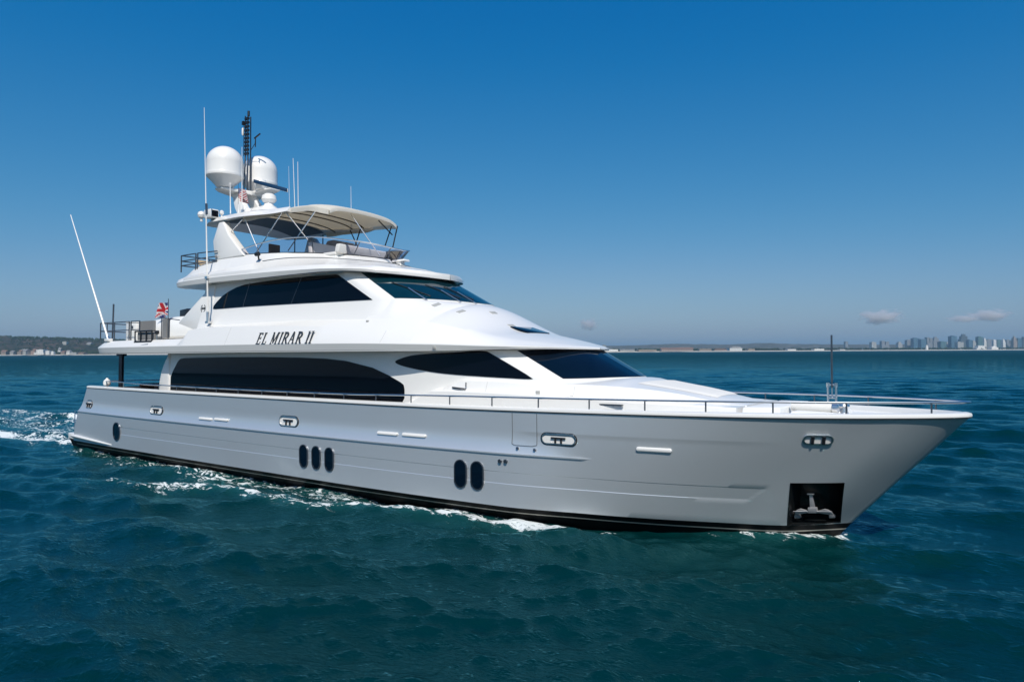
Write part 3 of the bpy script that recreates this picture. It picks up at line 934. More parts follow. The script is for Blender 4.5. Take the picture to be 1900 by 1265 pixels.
ring_b = bot_rows[0] + [r[-1] for r in bot_rows[1:]] + bot_rows[-1][::-1][1:] + [r[0] for r in bot_rows[::-1][1:-1]]
ht.grid([ring_t, ring_b], closed_u=True)
hardtop = ht.build('hardtop', M['white'], yacht, angle=40)
up = MB()
rows = []
for yf in np.linspace(-.82, .82, 15):
    row = []
    for k in range(12):
        x = -9.2 + (min(-7.25, ht_front(yf)) + 9.2) * k / 11
        row.append((x, yf * ht_half(x), 9.195 + .30 * (1 - min(1, abs(yf) / .93) ** 2) * step01(-9.8, -9.2, x) - .01))
    rows.append(row)
up.grid(rows)
up.build('ceiling_panel', M['panel_grey'], hardtop)

# ---- canvas bimini with bows and struts
def bz(x, yf):
    return 9.36 + .12 * (1 - abs(yf) ** 2.2) - .10 * abs(yf) ** 8 - .10 * step01(-4.2, -2.8, x) - .02 * math.sin((x + 7.2) * 3.4) ** 2
bm_top, bm_bot = [], []
for yf in np.linspace(-1, 1, 33):
    a, b = [], []
    for k in range(34):
        x = -7.25 + 4.4 * k / 33
        w = 1.95 - .10 * step01(-3.4, -2.85, x) - .25 * step01(-3.05, -2.85, x) * abs(yf)
        z = bz(x, yf)
        y = yf * w
        f_ = step01(-3.15, -2.85, x)
        a.append((x, y, z - .07 * f_)); b.append((x, y * .99, z - .03 - .07 * f_))
    bm_top.append(a); bm_bot.append(b)
cv = MB().grid(bm_top); cv.grid(bm_bot, flip=True)
def drop(row, d): return [(p[0], p[1] * 1.005, p[2] - d) for p in row]
for r in (bm_top[0], bm_top[-1]): cv.grid([r, drop(r, .09), drop(r, .17)])
fr = [r[-1] for r in bm_top]
cv.grid([fr, [(p[0] + .05, p[1], p[2] - .06) for p in fr], [(p[0] + .05, p[1], p[2] - .15) for p in fr]])
bimini = cv.build('bimini_canvas', M['canvas'], yacht, recalc=False, angle=50)
M['bow_tube'] = M['black']
for x in (-6.6, -5.55, -4.9, -3.25):
    b = MB().tube([(x, yf * 1.92, bz(x, yf) - .05) for yf in np.linspace(-.98, .98, 24)], .022, 6)
    b.build('bimini_bow', M['bow_tube'], bimini)
M['strut'] = M['steel']
for a, b in (((-6.98, -2.05, 9.15), (-5.98, -2.14, 7.82)), ((-7.15, -2.05, 9.15), (-8.0, -2.1, 8.65)), ((-4.85, -2.0, 9.14), (-6.25, -2.05, 7.85)),
             ((-4.70, -1.95, 9.14), (-3.75, -1.75, 8.1)), ((-3.2, -1.80, 9.12), (-4.5, -2.0, 7.75)), ((-3.05, -.45, 9.15), (-1.50, -.5, 7.50))):
    MB().tube([a, b], .020, 6).build('bimini_strut', M['strut'], bimini)
for a, b in (((-4.9, 1.75, 9.26), (-5.35, 1.75, 8.3)), ((-5.55, 1.75, 9.18), (-5.0, 1.75, 8.3)), ((-3.25, 1.78, 9.08), (-3.30, 1.50, 8.3)), ((-3.25, 1.1, 9.2), (-3.2, 1.78, 8.75)), ((-2.9, 1.75, 9.05), (-3.0, 1.6, 8.2)), ((-7.4, 1.9, 9.2), (-7.4, 1.9, 7.4)), ((-9.0, 1.7, 9.2), (-9.0, 1.7, 7.4))):
    MB().tube([a, b], .024, 6).build('bimini_strut', M['black'], bimini)

# ---- mast arch on the hardtop with domes, radar, lattice mast, antennas
ma = MB()
for s in (-1, 1):
    q = [(-8.95, 9.75), (-9.55, 9.72), (-10.0, 10.2), (-10.45, 10.9), (-9.95, 10.95), (-9.55, 10.4)]
    ma.prism([(x, s * (.50 - .22 * (z - 9.7) / 1.2) + s * .13, z) for x, z in q], [(x, s * (.50 - .22 * (z - 9.7) / 1.2) - s * .13, z) for x, z in q])
pf = [(-10.75, 0.0), (-10.7, -.9), (-10.55, -1.12), (-10.1, -1.12), (-9.95, -.85), (-9.7, -.3), (-9.6, 0), (-9.7, .3), (-9.95, .85), (-10.1, 1.12), (-10.55, 1.12), (-10.7, .9)]
ma.prism([(x, y, 10.98 + .03 * abs(y)) for x, y in pf], [(x * .995 - .05, y * .96, 10.80 + .12 * abs(y)) for x, y in pf])
ma.prism([(-9.9, -.8, 9.72), (-7.9, -.7, 9.78), (-7.7, 0, 9.8), (-7.9, .7, 9.78), (-9.9, .8, 9.72)], [(-9.5, -.45, 10.12), (-8.2, -.4, 10.12), (-8.1, 0, 10.12), (-8.2, .4, 10.12), (-9.5, .45, 10.12)])
ma.prism([(-9.75, .1, 10.93), (-9.75, .9, 10.93), (-8.75, .75, 11.0), (-8.75, .25, 11.0)], [(-9.75, .1, 11.03), (-9.75, .9, 11.03), (-8.75, .75, 11.06), (-8.75, .25, 11.06)])
mast = ma.build('mast_arch', M['white'], yacht, bevel=.05, bseg=3)
for s in (-1, 1):
    prof = [(.28, 0), (.34, .03), (.38, .10), (.68, .40), (.735, .44), (.75, .50), (.735, .56), (.725, .60), (.725, 1.02)]
    prof += [(.725 * math.cos(a), 1.02 + .70 * math.sin(a)) for a in np.linspace(.08, math.pi / 2 - .02, 14)]
    MB().lathe(prof, (-10.28, s * .83, 11.03), n=48).build('satellite_dome', M['white'], yacht, angle=35)
# lattice mast
lm = MB()
for dx, dy in ((-.09, -.09), (.09, -.09), (.0, .10)):
    lm.tube([(-9.9 + dx * 1.3, dy * 1.3, 11.0), (-9.9 + dx, dy, 12.45)], .03, 6)
lattice = lm.build('lattice_mast', M['steel_dark'], yacht)
l2 = MB()
for dx, dy in ((-.09, -.09), (.09, -.09), (.0, .10)):
    l2.tube([(-9.9 + dx, dy, 12.45), (-9.93 + dx, dy, 14.2)], .026, 6)
for k in range(10):
    z = 12.55 + k * .165
    l2.box(-10.04, -9.82, -.12, -.02, z, z + .085)
l2.tube([(-9.93, 0, 14.2), (-9.93, 0, 14.42)], .05, 8)
l2.tube([(-10.06, -.12, 12.5), (-10.08, -.12, 14.0)], .014, 5)
l2.box(-10.16, -10.06, -.17, -.07, 13.83, 13.98)
l2.build('mast_ladder', M['black'], lattice)
MB().lathe([(.03, 0), (.05, .05), (.05, .28), (.03, .32)], (-10.17, -.1, 13.4), n=10).build('mast_camera', M['white'], lattice)
wv = MB().tube([(-9.8, 0, 12.68), (-9.45, 0, 12.95), (-9.42, 0, 13.22)], .014, 5)
wv.tube([(-9.42, 0, 12.8), (-9.42, 0, 13.18)], .022, 5); wv.tube([(-9.5, 0, 13.18), (-9.12, 0, 13.30)], .035, 5)
wv.build('wind_vane', M['black'], lattice)
# open array radar and its pedestal
pb = MB().lathe([(.30, 0), (.30, .05), (.20, .10), (.17, .2), (.26, .26), (.30, .34), (.27, .5), (.16, .58)], (-8.45, 0, 10.12), n=20)
pb.build('radar_pedestal', M['white'], yacht)
pb2 = MB().lathe([(.20, 0), (.25, .12), (.26, .25), (.2, .38), (.1, .44)], (-9.25, .15, 11.03), n=18).build('radar_pedestal', M['white'], yacht)
rb = MB()
a, b = Vector((-9.15, -.22, 11.28)), Vector((-7.72, .30, 10.82))
rb = MB(); dirv = (b - a).normalized(); sd = Vector((dirv.y, -dirv.x, 0)).normalized() * .06; uz = Vector((0, 0, .075))
rb.prism([a - sd - uz, a + sd - uz, a + sd + uz, a - sd + uz], [b - sd - uz, b + sd - uz, b + sd + uz, b - sd + uz])
rb.build('radar_scanner', M['blue_bar'], pb2, bevel=.02)
MB().prism([a - sd * 2 - uz, a - sd * 1.05 - uz, a - sd * 1.05 + uz * .9, a - sd * 2 + uz * .9], [b - sd * 2 - uz, b - sd * 1.05 - uz, b - sd * 1.05 + uz * .9, b - sd * 2 + uz * .9]).build('scanner_back', M['white'], pb2, bevel=.01)
# spot lamp and horns at the starboard end of the hardtop
hl = MB().box(-9.25, -8.75, -2.35, -2.0, 9.38, 9.72)
hl_o = hl.build('flood_lamp', M['white'], yacht, bevel=.04)
MB().box(-8.755, -8.735, -2.30, -2.05, 9.43, 9.67).build('lamp_glass', M['glass'], hl_o)
MB().lathe([(.05, 0), (.05, .12), (.12, .16), (.15, .26), (.12, .36), (.05, .40)], (-9.55, -2.25, 9.32), n=16).build('navigation_light', M['white'], yacht)
MB().lathe([(.03, 0), (.03, .12), (.08, .16), (.08, .26), (.03, .30)], (-8.5, -2.05, 9.36), n=12).build('navigation_light', M['white'], yacht)
MB().lathe([(.16, 0), (.16, .06), (.11, .16), (.04, .20)], (-8.05, -1.2, 9.66), n=16).build('gps_dome', M['white'], yacht)

def antenna(x0, y0, z0, x1, y1, z1, r0=.022, r1=.008, base=.5, dark=False, name='whip_antenna'):
    p0, p1 = Vector((x0, y0, z0)), Vector((x1, y1, z1))
    o = MB().tube([p0, p0.lerp(p1, .5), p1], r0, 6, r2=r1).build(name, M['white'], yacht)
    if base > 0:
        d = (p1 - p0).normalized()
        MB().tube([p0, p0 + d * base], r0 * 1.6, 8).build('antenna_base', M['steel_dark'] if dark else M['steel'], o)
    return o
ta = antenna(-8.07, -2.80, 5.35, -8.54, -2.80, 13.42, .034, .010, .35)
MB().tube([(-8.26, -2.80, 9.35), (-8.30, -2.80, 9.75)], .045, 8).build('antenna_ferrule', M['steel_dark'], ta)
MB().box(-8.2, -8.02, -2.84, -2.55, 5.28, 5.36).build('antenna_bracket', M['steel'], ta)
MB().box(-8.24, -8.08, -2.86, -2.62, 6.93, 7.02).build('antenna_bracket', M['steel'], ta)
antenna(-8.02, -1.5, 9.6, -8.08, -1.5, 12.18, .020, .008, .12)
antenna(-8.78, -1.5, 9.6, -8.84, -1.5, 10.9, .024, .016, .05)
antenna(-8.41, -1.4, 9.6, -8.40, -1.4, 10.0, .03, .02, .0)
antenna(-8.69, 1.5, 9.5, -8.92, 1.5, 12.61, .020, .010, .2)
antenna(-8.50, 1.5, 9.5, -8.60, 1.5, 12.41, .020, .010, .2)
antenna(-9.6, 1.9, 9.5, -9.75, 1.9, 12.5, .012, .005, .2)
antenna(-5.2, 1.5, 9.2, -5.25, 1.5, 10.87, .014, .006, .1)

# ---- flybridge things
b = MB()
for s in (-1, 1):
    for x in (-10.72, -9.68, -9.55):
        b.tube([(x, s * 2.38, 7.4), (x, s * 2.38, 8.06 + .03 * (-9.6 - x) * 0)], .026, 8)
    for dz in (0, -.22, -.40):
        b.tube([(-10.72, s * 2.38, 8.06 + dz), (-9.68, s * 2.38, 8.06 + dz)], .022, 8)
        b.tube([(-9.55, s * 2.38, 8.06 + dz), (-8.3, s * 2.34, 8.04 + dz * .9)], .022, 8)
for dz in (0, -.22, -.40): b.tube([(-10.72, -2.38, 8.06 + dz), (-10.72, 2.38, 8.06 + dz)], .022, 8)
for y in (-1.2, 0, 1.2): b.tube([(-10.72, y, 7.2), (-10.72, y, 8.06)], .022, 8)
b.build('flybridge_rail', M['steel_dark'], yacht)

def seat_thing(name, p, label, cat, w, d, backh, m, group=None, rz=0):
    e = on_yacht(name, p, label, cat, group, rz)
    MB().box(-d / 2, d / 2, -w / 2, w / 2, .0, .42).build('base', M['white_matt'], e, bevel=.03)
    MB().box(-d / 2 - .01, d / 2 + .02, -w / 2 - .01, w / 2 + .01, .42, .55).build('seat', m, e, bevel=.05, bseg=3)
    q = [(-d / 2 - .12, .50), (-d / 2 + .08, .50), (-d / 2 + .0, backh), (-d / 2 - .20, backh)]
    MB().prism([(x, -w / 2, z) for x, z in q], [(x, w / 2, z) for x, z in q]).build('backrest', m, e, bevel=.05, bseg=3)
    return e
seat_thing('helm_bench', (-3.9, -.6, 7.0), 'white helm bench behind the flybridge wind screen, starboard half', 'seat', 1.3, .6, 1.15, M['cushion'], rz=math.pi * 0)
seat_thing('settee', (-2.75, -.55, 7.05), 'long off-white settee just behind the front of the flybridge wind screen', 'seat', 2.2, .65, .80, M['cushion'], rz=math.pi)
e = on_yacht('helm_console', (-4.6, .4, 7.0), 'white flybridge helm console with grey cover under the canvas top', 'console')
MB().prism([(-.3, -.8, 0), (.35, -.8, 0), (.3, -.8, .9), (0, -.8, 1.15), (-.3, -.8, .95)], [(-.3, .8, 0), (.35, .8, 0), (.3, .8, .9), (0, .8, 1.15), (-.3, .8, .95)]).build('console_body', M['white_matt'], e, bevel=.05)
MB().box(-.28, .3, -.55, .65, 1.10, 1.42, taper=.08).build('console_cover', M['grey_fabric'], e, bevel=.08, bseg=3)
e = on_yacht('dining_table', (-7.0, .3, 7.0), 'dark round table with pedestal on the flybridge beneath the hardtop', 'table')
MB().lathe([(.02, .86), (.62, .86), (.64, .89), (.62, .92), (.02, .92)], n=28).build('table_top', M['brown'], e)
MB().lathe([(.25, 0), (.22, .04), (.06, .08), (.06, .86)], n=16).build('pedestal', M['steel'], e)
for k, (x, y, wh) in enumerate(((-6.2, -1.15, 'starboard'), (-5.7, .9, 'port'))):
    e = on_yacht('bar_chair', (x, y, 7.0), 'dark bar chair on the flybridge, %s' % ('nearest the silver handrail' if k == 0 else 'farther inboard by the console'), 'chair', 'dark chairs on the flybridge')
    MB().lathe([(.22, 0), (.2, .03), (.04, .06), (.04, .70)], n=14).build('pedestal', M['steel'], e)
    MB().box(-.24, .24, -.24, .24, .70, .80).build('seat', M['brown'], e, bevel=.04)
    MB().box(-.30, -.22, -.24, .24, .78, 1.28).build('backrest', M['brown'], e, bevel=.03)
MB().lathe([(.22, 0), (.23, .05), (.10, .12), (.06, .2)], (-9.4, -1.75, 7.02), n=16)
e = on_yacht('lounge_chair', (-9.55, -1.7, 7.0), 'tan lounge chair on the aft flybridge beside the black rails', 'chair')
MB().box(-.35, .5, -.3, .3, .5, .62).build('seat', mat('tan_canvas', (.40, .31, .20), .9, noise=.15, nscale=20), e, bevel=.04)
MB().prism([(-.35, -.3, .55), (-.25, -.3, .55), (-.75, -.3, .92), (-.83, -.3, .88)], [(-.35, .3, .55), (-.25, .3, .55), (-.75, .3, .92), (-.83, .3, .88)]).build('backrest', bpy.data.materials['tan_canvas'], e)
for x in (-.3, .42):
    for y in (-.28, .28): MB().tube([(x, y, 0), (x, y, .52)], .02, 6).build('leg', M['steel'], e)
# small spotlight on the flybridge side
e = MB().tube([(-5.55, -2.42, 7.45), (-5.55, -2.46, 7.62)], .03, 8); e.tube([(-5.62, -2.50, 7.66), (-5.46, -2.50, 7.66)], .075, 10)
e.build('spot_light', M['black'], yacht)
b = MB().box(-1.42, -.80, -.05, .25, 7.34, 7.41, taper=.02); b.box(-1.22, -1.0, .0, .2, 7.1, 7.35)
b.build('searchlight', M['white'], yacht, bevel=.02)

# ---- foredeck trunk and mouldings
ycr = pchip([2.0, 3.3, 4.3, 5, 6, 6.7, 7.5, 8.5, 9.5, 10, 10.95], [2.85, 2.78, 2.66, 2.56, 2.38, 2.2, 2.0, 1.75, 1.46, 1.30, 1.0])
zcrk = pchip([2.0, 3.2, 3.3, 4.2, 5, 6, 7.5, 8.5, 9.5, 10, 10.95], [2.72, 3.10, 3.18, 3.45, 3.44, 3.38, 3.345, 3.29, 3.17, 3.07, 2.88])
zct = pchip([2.0, 8.0, 8.25, 10.08, 10.9, 11.0], [3.51, 3.51, 3.45, 3.14, 2.97, 2.90])
ztp = pchip([2.0, 2.19, 3.16, 3.8, 8.85, 10.7, 10.95], [2.66, 2.71, 3.13, 3.14, 3.0, 2.93, 2.92])
tk = MB(); rows = []
for x in np.concatenate([np.linspace(2.05, 4.4, 40), np.linspace(4.5, 10.98, 60)]):
    yb = gun(x) - .34 - .25 * step01(8, 11, x)
    zt = ztp(x); yc = min(ycr(x), yb - .22)
    zk = max(zcrk(x), zt + .012)
    zd = float(sheer(x)) - .06
    zc_ = max(zct(x), zk + .01)
    rows.append([(x, -yb, zd), (x, -(yb - .03), zt - .03), (x, -(yb - .06), zt), (x, -(yc + .12), zt + .01), (x, -(yc + .03), zk - .05), (x, -(yc - .03), zk), (x, -yc * .82, zk + (zc_ - zk) * .35), (x, -yc * .55, zk + (zc_ - zk) * .8), (x, -yc * .25, zc_ - .005), (x, 0, zc_)])
tk.grid(rows); tk.grid([[mir(p) for p in r] for r in rows], flip=True)
for r in (rows[0], rows[-1]): tk.add(r + [mir(p) for p in r[-2::-1]], [tuple(range(2 * len(r) - 1))])
trunk = tk.build('foredeck_trunk', M['white'], yacht, angle=26)
st = MB()
x0, x1 = 11.05, 11.85
for (x0, x1, w0, w1, zt) in ((11.05, 11.86, 1.62, 1.45, 2.94), (11.98, 12.35, .95, .9, 2.83)):
    pass
st.prism([(11.05, -1.70, 2.66), (11.86, -1.52, 2.66), (11.86, 1.52, 2.66), (11.05, 1.70, 2.66)], [(11.08, -1.66, 2.935), (11.83, -1.48, 2.945), (11.83, 1.48, 2.945), (11.08, 1.66, 2.935)])
st.prism([(11.98, -1.35, 2.66), (12.9, -1.0, 2.66), (12.9, 1.0, 2.66), (11.98, 1.35, 2.66)], [(12.0, -1.30, 2.86), (12.86, -.95, 2.84), (12.86, .95, 2.84), (12.0, 1.30, 2.86)])
st.build('bow_seat_moulding', M['white_matt'], yacht, bevel=.04, bseg=3)
TB = bvh_of(trunk)
e = on_yacht('sun_pad', (0, 0, 0), 'thin off-white sun pad laid on the sloping foredeck trunk', 'cushion')
rows = []
for y in np.linspace(-1, 1, 17):
    row = []
    for x in np.linspace(8.35, 10.25, 17):
        yy = y * (1.15 - .32 * (x - 8.35) / 1.9)
        h = TB.ray_cast(Vector((x, yy, 6)), Vector((0, 0, -1)))
        ed = max(abs(y), abs((x - 9.3) / .95))
        row.append((x, yy, h[0].z + .035 - .03 * step01(.9, 1.0, ed)))
    rows.append(row)
MB().grid(rows).build('cushion', M['cushion'], e)
e = on_yacht('bolster', (12.32, -.72, 2.93), 'white rolled bolster lying along the bow seat beside the steel jackstaff', 'cushion')
MB().lathe([(.02, -.43), (.085, -.42), (.095, -.38), (.095, .38), (.085, .42), (.02, .43)], axis='x', n=20).build('roll', M['cushion'], e)
MB().lathe([(.1, .425), (.11, .44), (.11, .53), (.06, .56)], axis='x', n=16).build('end_fitting', M['steel'], e)

# jackstaff with bow chock frame
jb = MB().tube([(12.615, 0, 3.35), (12.615, 0, 4.55)], .022, 8)
jack = jb.build('jackstaff', M['steel_dark'], yacht)
b = MB()
for dx in (-.085, .085):
    b.tube([(12.615 + dx, 0, 2.7), (12.615 + dx, 0, 3.40)], .022, 8)
    b.tube([(12.615 + dx, 0, 3.36), (12.615 + dx, 0, 3.46)], .035, 8)
b.tube([(12.53, 0, 3.40), (12.615, 0, 3.43), (12.70, 0, 3.40)], .02, 8); b.tube([(12.53, 0, 3.12), (12.70, 0, 3.12)], .018, 8)
b.tube([(12.615, 0, 3.12), (12.615, 0, 3.5)], .014, 8)
b.build('staff_frame', M['steel'], jack)
wl_ = MB().lathe([(.16, 0), (.16, .06), (.10, .1), (.09, .2), (.14, .24), (.12, .30)], (12.9, -.35, 2.72), n=16)
wl_.build('windlass', M['steel'], yacht)

# ---- bow rail with stanchions, both sides
RZ = pchip([-11.9, -3.8, .2, 1.55, 4.2, 8.0, 12, 15.2], [2.955, 2.935, 2.945, 2.97, 3.01, 3.045, 3.09, 3.12])
def rail_y(x): return max(gun(x) - .13, 0.0)
rx = np.concatenate([np.linspace(-11.8, 13.4, 90), np.linspace(13.5, 15.1, 26)])
half = [(x, -rail_y(x), RZ(x)) for x in rx] + [(15.19, -.10, 3.12), (15.23, 0, 3.12)]
rail = MB().tube(half + [mir(p) for p in half[-2::-1]], .024, 8).build('bow_rail', M['steel'], yacht)
for s in (-1, 1):
    for k in range(21):
        x = 14.47 - 1.32 * k + (.12 if k == 0 else 0)
        if x < -11.8: continue
        MB().tube([(x, s * (rail_y(x) + .0), float(sheer(x)) + .07), (x, s * rail_y(x), RZ(x))], .018, 8).build('stanchion', M['steel_dark'], rail)
# aft cockpit rail
ab_ = MB()
for s in (-1, 1):
    ab_.tube([(-11.8, s * (gun(-11.8) - .13), 2.955), (-13.6, s * (gun(-13.6) - .13), 3.0), (-15.4, s * (gun(-15.4) - .2), 3.0)], .02, 8)
    for x in (-13.6, -15.2): ab_.tube([(x, s * (gun(x) - .15), 2.75), (x, s * (gun(x) - .15), 3.0)], .018, 8)
ab_.tube([(-15.4, -3.0, 3.0), (-15.9, -2.6, 3.0), (-15.9, 2.6, 3.0), (-15.4, 3.0, 3.0)], .02, 8)
ab_.build('cockpit_rail', M['steel'], yacht)
for s in (-1, 1):
    pp_ = MB().tube([(-15.17, s * 2.5, 1.95), (-15.17, s * 2.5, 4.2)], .105, 16)
    pp_.tube([(-15.17, s * 2.5, 4.08), (-15.17, s * 2.5, 4.2)], .2, 16)
    pp_.build('deck_pillar', mat('dark_polished_steel', (.05, .055, .07), .15, metal=.9, noise=.3, nscale=3), yacht)

# ---- side details
M_name = MB()
def quad(pts): LET.append(pts)
LET = []
def letter(ch, ox):
    """serif capital made of strokes in a unit-height cell; returns advance"""
    T, t = .125, .05     # thick and thin strokes
    def bar(x0, y0, x1, y1, w):
        dx, dy = x1 - x0, y1 - y0; l = math.hypot(dx, dy); nx, ny = -dy / l * w / 2, dx / l * w / 2
        LET.append([(ox + x0 + nx, y0 + ny), (ox + x1 + nx, y1 + ny), (ox + x1 - nx, y1 - ny), (ox + x0 - nx, y0 - ny)])
    def stem(x):
        bar(x, 0, x, 1, T); bar(x - .15, .022, x + .15, .022, .045); bar(x - .15, .978, x + .15, .978, .045)
    if ch == 'I': stem(.16); return .36
    if ch == 'E':
        stem(.17); bar(.17, .97, .58, .97, .06); bar(.17, .03, .60, .03, .06); bar(.2, .52, .48, .52, t)
        bar(.57, .97, .57, .80, .05); bar(.59, .03, .59, .22, .05); bar(.48, .43, .48, .62, .05); return .72
    if ch == 'L':
        stem(.17); bar(.17, .03, .58, .03, .06); bar(.58, .03, .58, .24, .05); return .70
    if ch == 'M':
        bar(.12, 0, .12, 1, .06); bar(.0, .022, .24, .022, .045); bar(.02, .978, .2, .978, .045)
        bar(.12, 1, .42, .06, T); bar(.42, .06, .74, 1, .06); bar(.77, 0, .77, 1, T); bar(.62, .022, .92, .022, .045); bar(.7, .978, .92, .978, .045); return 1.02
    if ch == 'A':
        bar(.10, 0, .38, 1, .06); bar(.66, 0, .38, 1, T); bar(.0, .022, .22, .022, .045); bar(.52, .022, .80, .022, .045); bar(.2, .36, .56, .36, t); return .84
    if ch == 'R':
        stem(.17)
        prev = (.17, .97)
        for k in range(1, 9):
            a = math.pi / 2 - math.pi * k / 8
            q = (.34 + .24 * math.cos(a), .73 + .24 * math.sin(a)); bar(*prev, *q, .055 + .085 * math.sin(math.pi * k / 8)); prev = q
        bar(.17, .49, .36, .49, .055); bar(.36, .49, .66, .03, .14); bar(.58, .022, .80, .022, .045); return .80
    return .42
ox = 0
words_ = [0]
for ch in 'EL MIRAR II':
    if ch == ' ': words_.append(len(LET))
    ox += letter(ch, ox) + (.10 if ch != ' ' else 0)
H_, L_ = .38, 3.0
sc = (L_ - .12) / ox
def band_y(z): return -(3.305 - (z - 4.44) * .235 / .58)
nb = MB()
for k, pts in enumerate(LET):
    if k in words_[1:]:
        nb.build('name_lettering', M['grey_letter'], yacht, smooth=False); nb = MB()
    def W3(q, d): 
        x = -4.40 + q[0] * sc + q[1] * .0; z = 4.475 + q[1] * H_ - .012
        return (x, band_y(z) - d - (k % 5) * .0006, z)
    nb.prism([W3(q, .026) for q in pts], [W3(q, .004) for q in pts])
nb.build('name_lettering', M['grey_letter'], yacht, smooth=False)
# round emblem on the upper wing
eb = MB()
cx, cz, rr_ = -8.93, 5.885, .155
def wy(z): return -(2.54 - .12 * (z - 5.0) / 1.7) - .006
for a0, a1 in ((.45, 1.15), (1.99, 2.69), (2.85, 4.3), (5.1, 6.5)):
    o_, i_ = [], []
    for k in range(9):
        a = a0 + (a1 - a0) * k / 8
        zo, zi = cz + rr_ * math.sin(a), cz + rr_ * .80 * math.sin(a)
        o_.append((cx + rr_ * 1.05 * math.cos(a), wy(zo) - .008, zo)); i_.append((cx + rr_ * .84 * math.cos(a), wy(zi) - .008, zi))
    eb.grid([o_, i_]); eb.grid([[(p[0], p[1] + .02, p[2]) for p in o_], [(p[0], p[1] + .02, p[2]) for p in i_]])
for x0, x1, z0, z1 in ((-.115, .115, -.02, .02), (-.115, -.06, -.05, .045), (.06, .115, -.05, .045), (-.04, .04, -.04, .03)):
    eb.box(cx + x0, cx + x1, wy(cz) - .002, wy(cz) + .02, cz + z0, cz + z1)
eb.build('emblem', M['grey_letter'], yacht, smooth=False)
# door handle, small lamps and vents
CAPB = bvh_of(cap, lounge, house, trunk, fly)
def on_side(x, z):
    h = CAPB.ray_cast(Vector((x, -8, z)), Vector((0, 1, 0)))
    return h[0] if h[0] is not None else Vector((x, -2.5, z))
p = on_side(3.96, 3.22)
b = MB().tube([p + Vector((-.22, -.06, .0)), p + Vector((.2, -.06, -.03))], .022, 6); b.tube([p + Vector((.18, 0.02, -.03)), p + Vector((.18, -.07, -.03))], .02, 6)
b.tube([p + Vector((.22, -.03, .03)), p + Vector((.24, -.05, .14))], .018, 6)
b.build('door_handle', M['steel_dark'], yacht)
for x, z, w in ((6.2, 3.14, .06), (.36, 5.09, .05), (3.2, 4.29, .05)):
    p = on_side(x, z)
    MB().box(p.x - w, p.x + w, p.y - .025, p.y + .02, z - .045, z + .045).build('side_lamp', M['vent'], yacht, bevel=.012)
def on_top(x, y):
    h = CAPB.ray_cast(Vector((x, y, 7.0 if x > 1.0 else 12)), Vector((0, 0, -1)))
    return h[0], h[1]
for x, y in ((2.18, -1.75), (2.95, -1.55), (3.35, -.5), (4.05, -.55)):
    p, n = on_top(x, y)
    if p is None: continue
    if n.z < 0: n = -n
    ax = Vector((0, 1, 0)).cross(n).normalized(); ay = n.cross(ax)
    q = [(-.07, -.14), (.07, -.14), (.07, .14), (-.07, .14)]
    MB().prism([p + ax * a + ay * b + n * .012 for a, b in q], [p + ax * a + ay * b - n * .03 for a, b in q]).build('deck_vent', M['vent'], yacht, bevel=.006)
hp, hn = on_top(4.42, -.35)
hq = [(4.15, -.75), (4.75, -.75), (4.75, .45), (4.15, .45)]
hv = [on_top(*q)[0] for q in hq]
MB().prism([v + Vector((0, 0, .03)) for v in hv], [v - Vector((0, 0, .05)) for v in hv]).build('skylight_hatch', M['glass'], yacht, bevel=.01)
for x0_, x1_ in ((-2.75, -2.05), (-1.95, -1.25)):
    q = []
    for x_ in np.linspace(x0_, x1_, 5):
        h = LGB.ray_cast(Vector((float(x_), -8, 6.745)), Vector((0, 1, 0)))
        q.append((h[0] if h[0] is not None else Vector((x_, -2.35, 6.745))) + Vector((0, -.05, 0)))
    MB().tube(q, .014, 6).build('grab_rail', M['steel'], yacht)
def surf_seam(name, pts):
    q = []
    for x_, z_ in pts:
        h = CAPB.ray_cast(Vector((x_, -8, z_)), Vector((0, 1, 0)))
        if h[0] is not None: q.append(h[0] + Vector((0, .002, 0)))
    if len(q) > 1: MB().tube(q, .006, 4).build(name, M['vent'], yacht)
surf_seam('locker_seam', [(4.75, 3.14 + .02 * k) for k in range(13)])
surf_seam('locker_seam', [(7.1, 3.06 + .02 * k) for k in range(13)])
surf_seam('moulding_joint', [(-6.2, 4.46 + .04 * k) for k in range(16)])
surf_seam('moulding_joint', [(1.35, 4.44 + .03 * k) for k in range(13)])
# slot grille in the trunk side
p = on_side(8.2, 2.93)
b = MB().box(7.75, 8.6, p.y - .03, p.y + .03, 2.90, 2.935)
b.build('vent_grille', M['steel_dark'], yacht)

# ---- aft boat-deck outfit
b = MB()
zt = 4.73
for xs_ in ((-16.05, -13.55), (-13.40, -12.7)):
    pts_ = [(x, -2.98, zt) for x in xs_]
    for x in xs_: b.tube([(x, -2.98, zt), (x, -2.98, 5.50)], .026, 8)
    for dz in (.77, .42): b.tube([(xs_[0], -2.98, zt + dz), (xs_[1], -2.98, zt + dz)], .022, 8)
b.tube([(-14.8, -2.98, zt), (-14.8, -2.98, 5.50)], .024, 8)
for dz in (.77, .42):
    b.tube([(-16.05, -2.98, zt + dz), (-16.3, -2.6, zt + dz), (-16.3, 2.6, zt + dz), (-16.05, 2.98, zt + dz), (-12.7, 2.98, zt + dz)], .022, 8)
for y in (-2.6, -1.3, 0, 1.3, 2.6): b.tube([(-16.3, y, zt), (-16.3, y, 5.5)], .022, 8)
for x in (-14.8, -13.5): b.tube([(x, 2.98, zt), (x, 2.98, 5.5)], .022, 8)
b.build('boat_deck_rail', M['steel_dark'], yacht)
sw_ = antenna(-15.29, -3.0, 4.78, -19.16, -3.0, 10.60, .046, .018, .15, name='stern_whip')
MB().box(-15.5, -15.1, -3.08, -2.9, 4.70, 4.82).build('whip_mount', M['white'], sw_, bevel=.02)
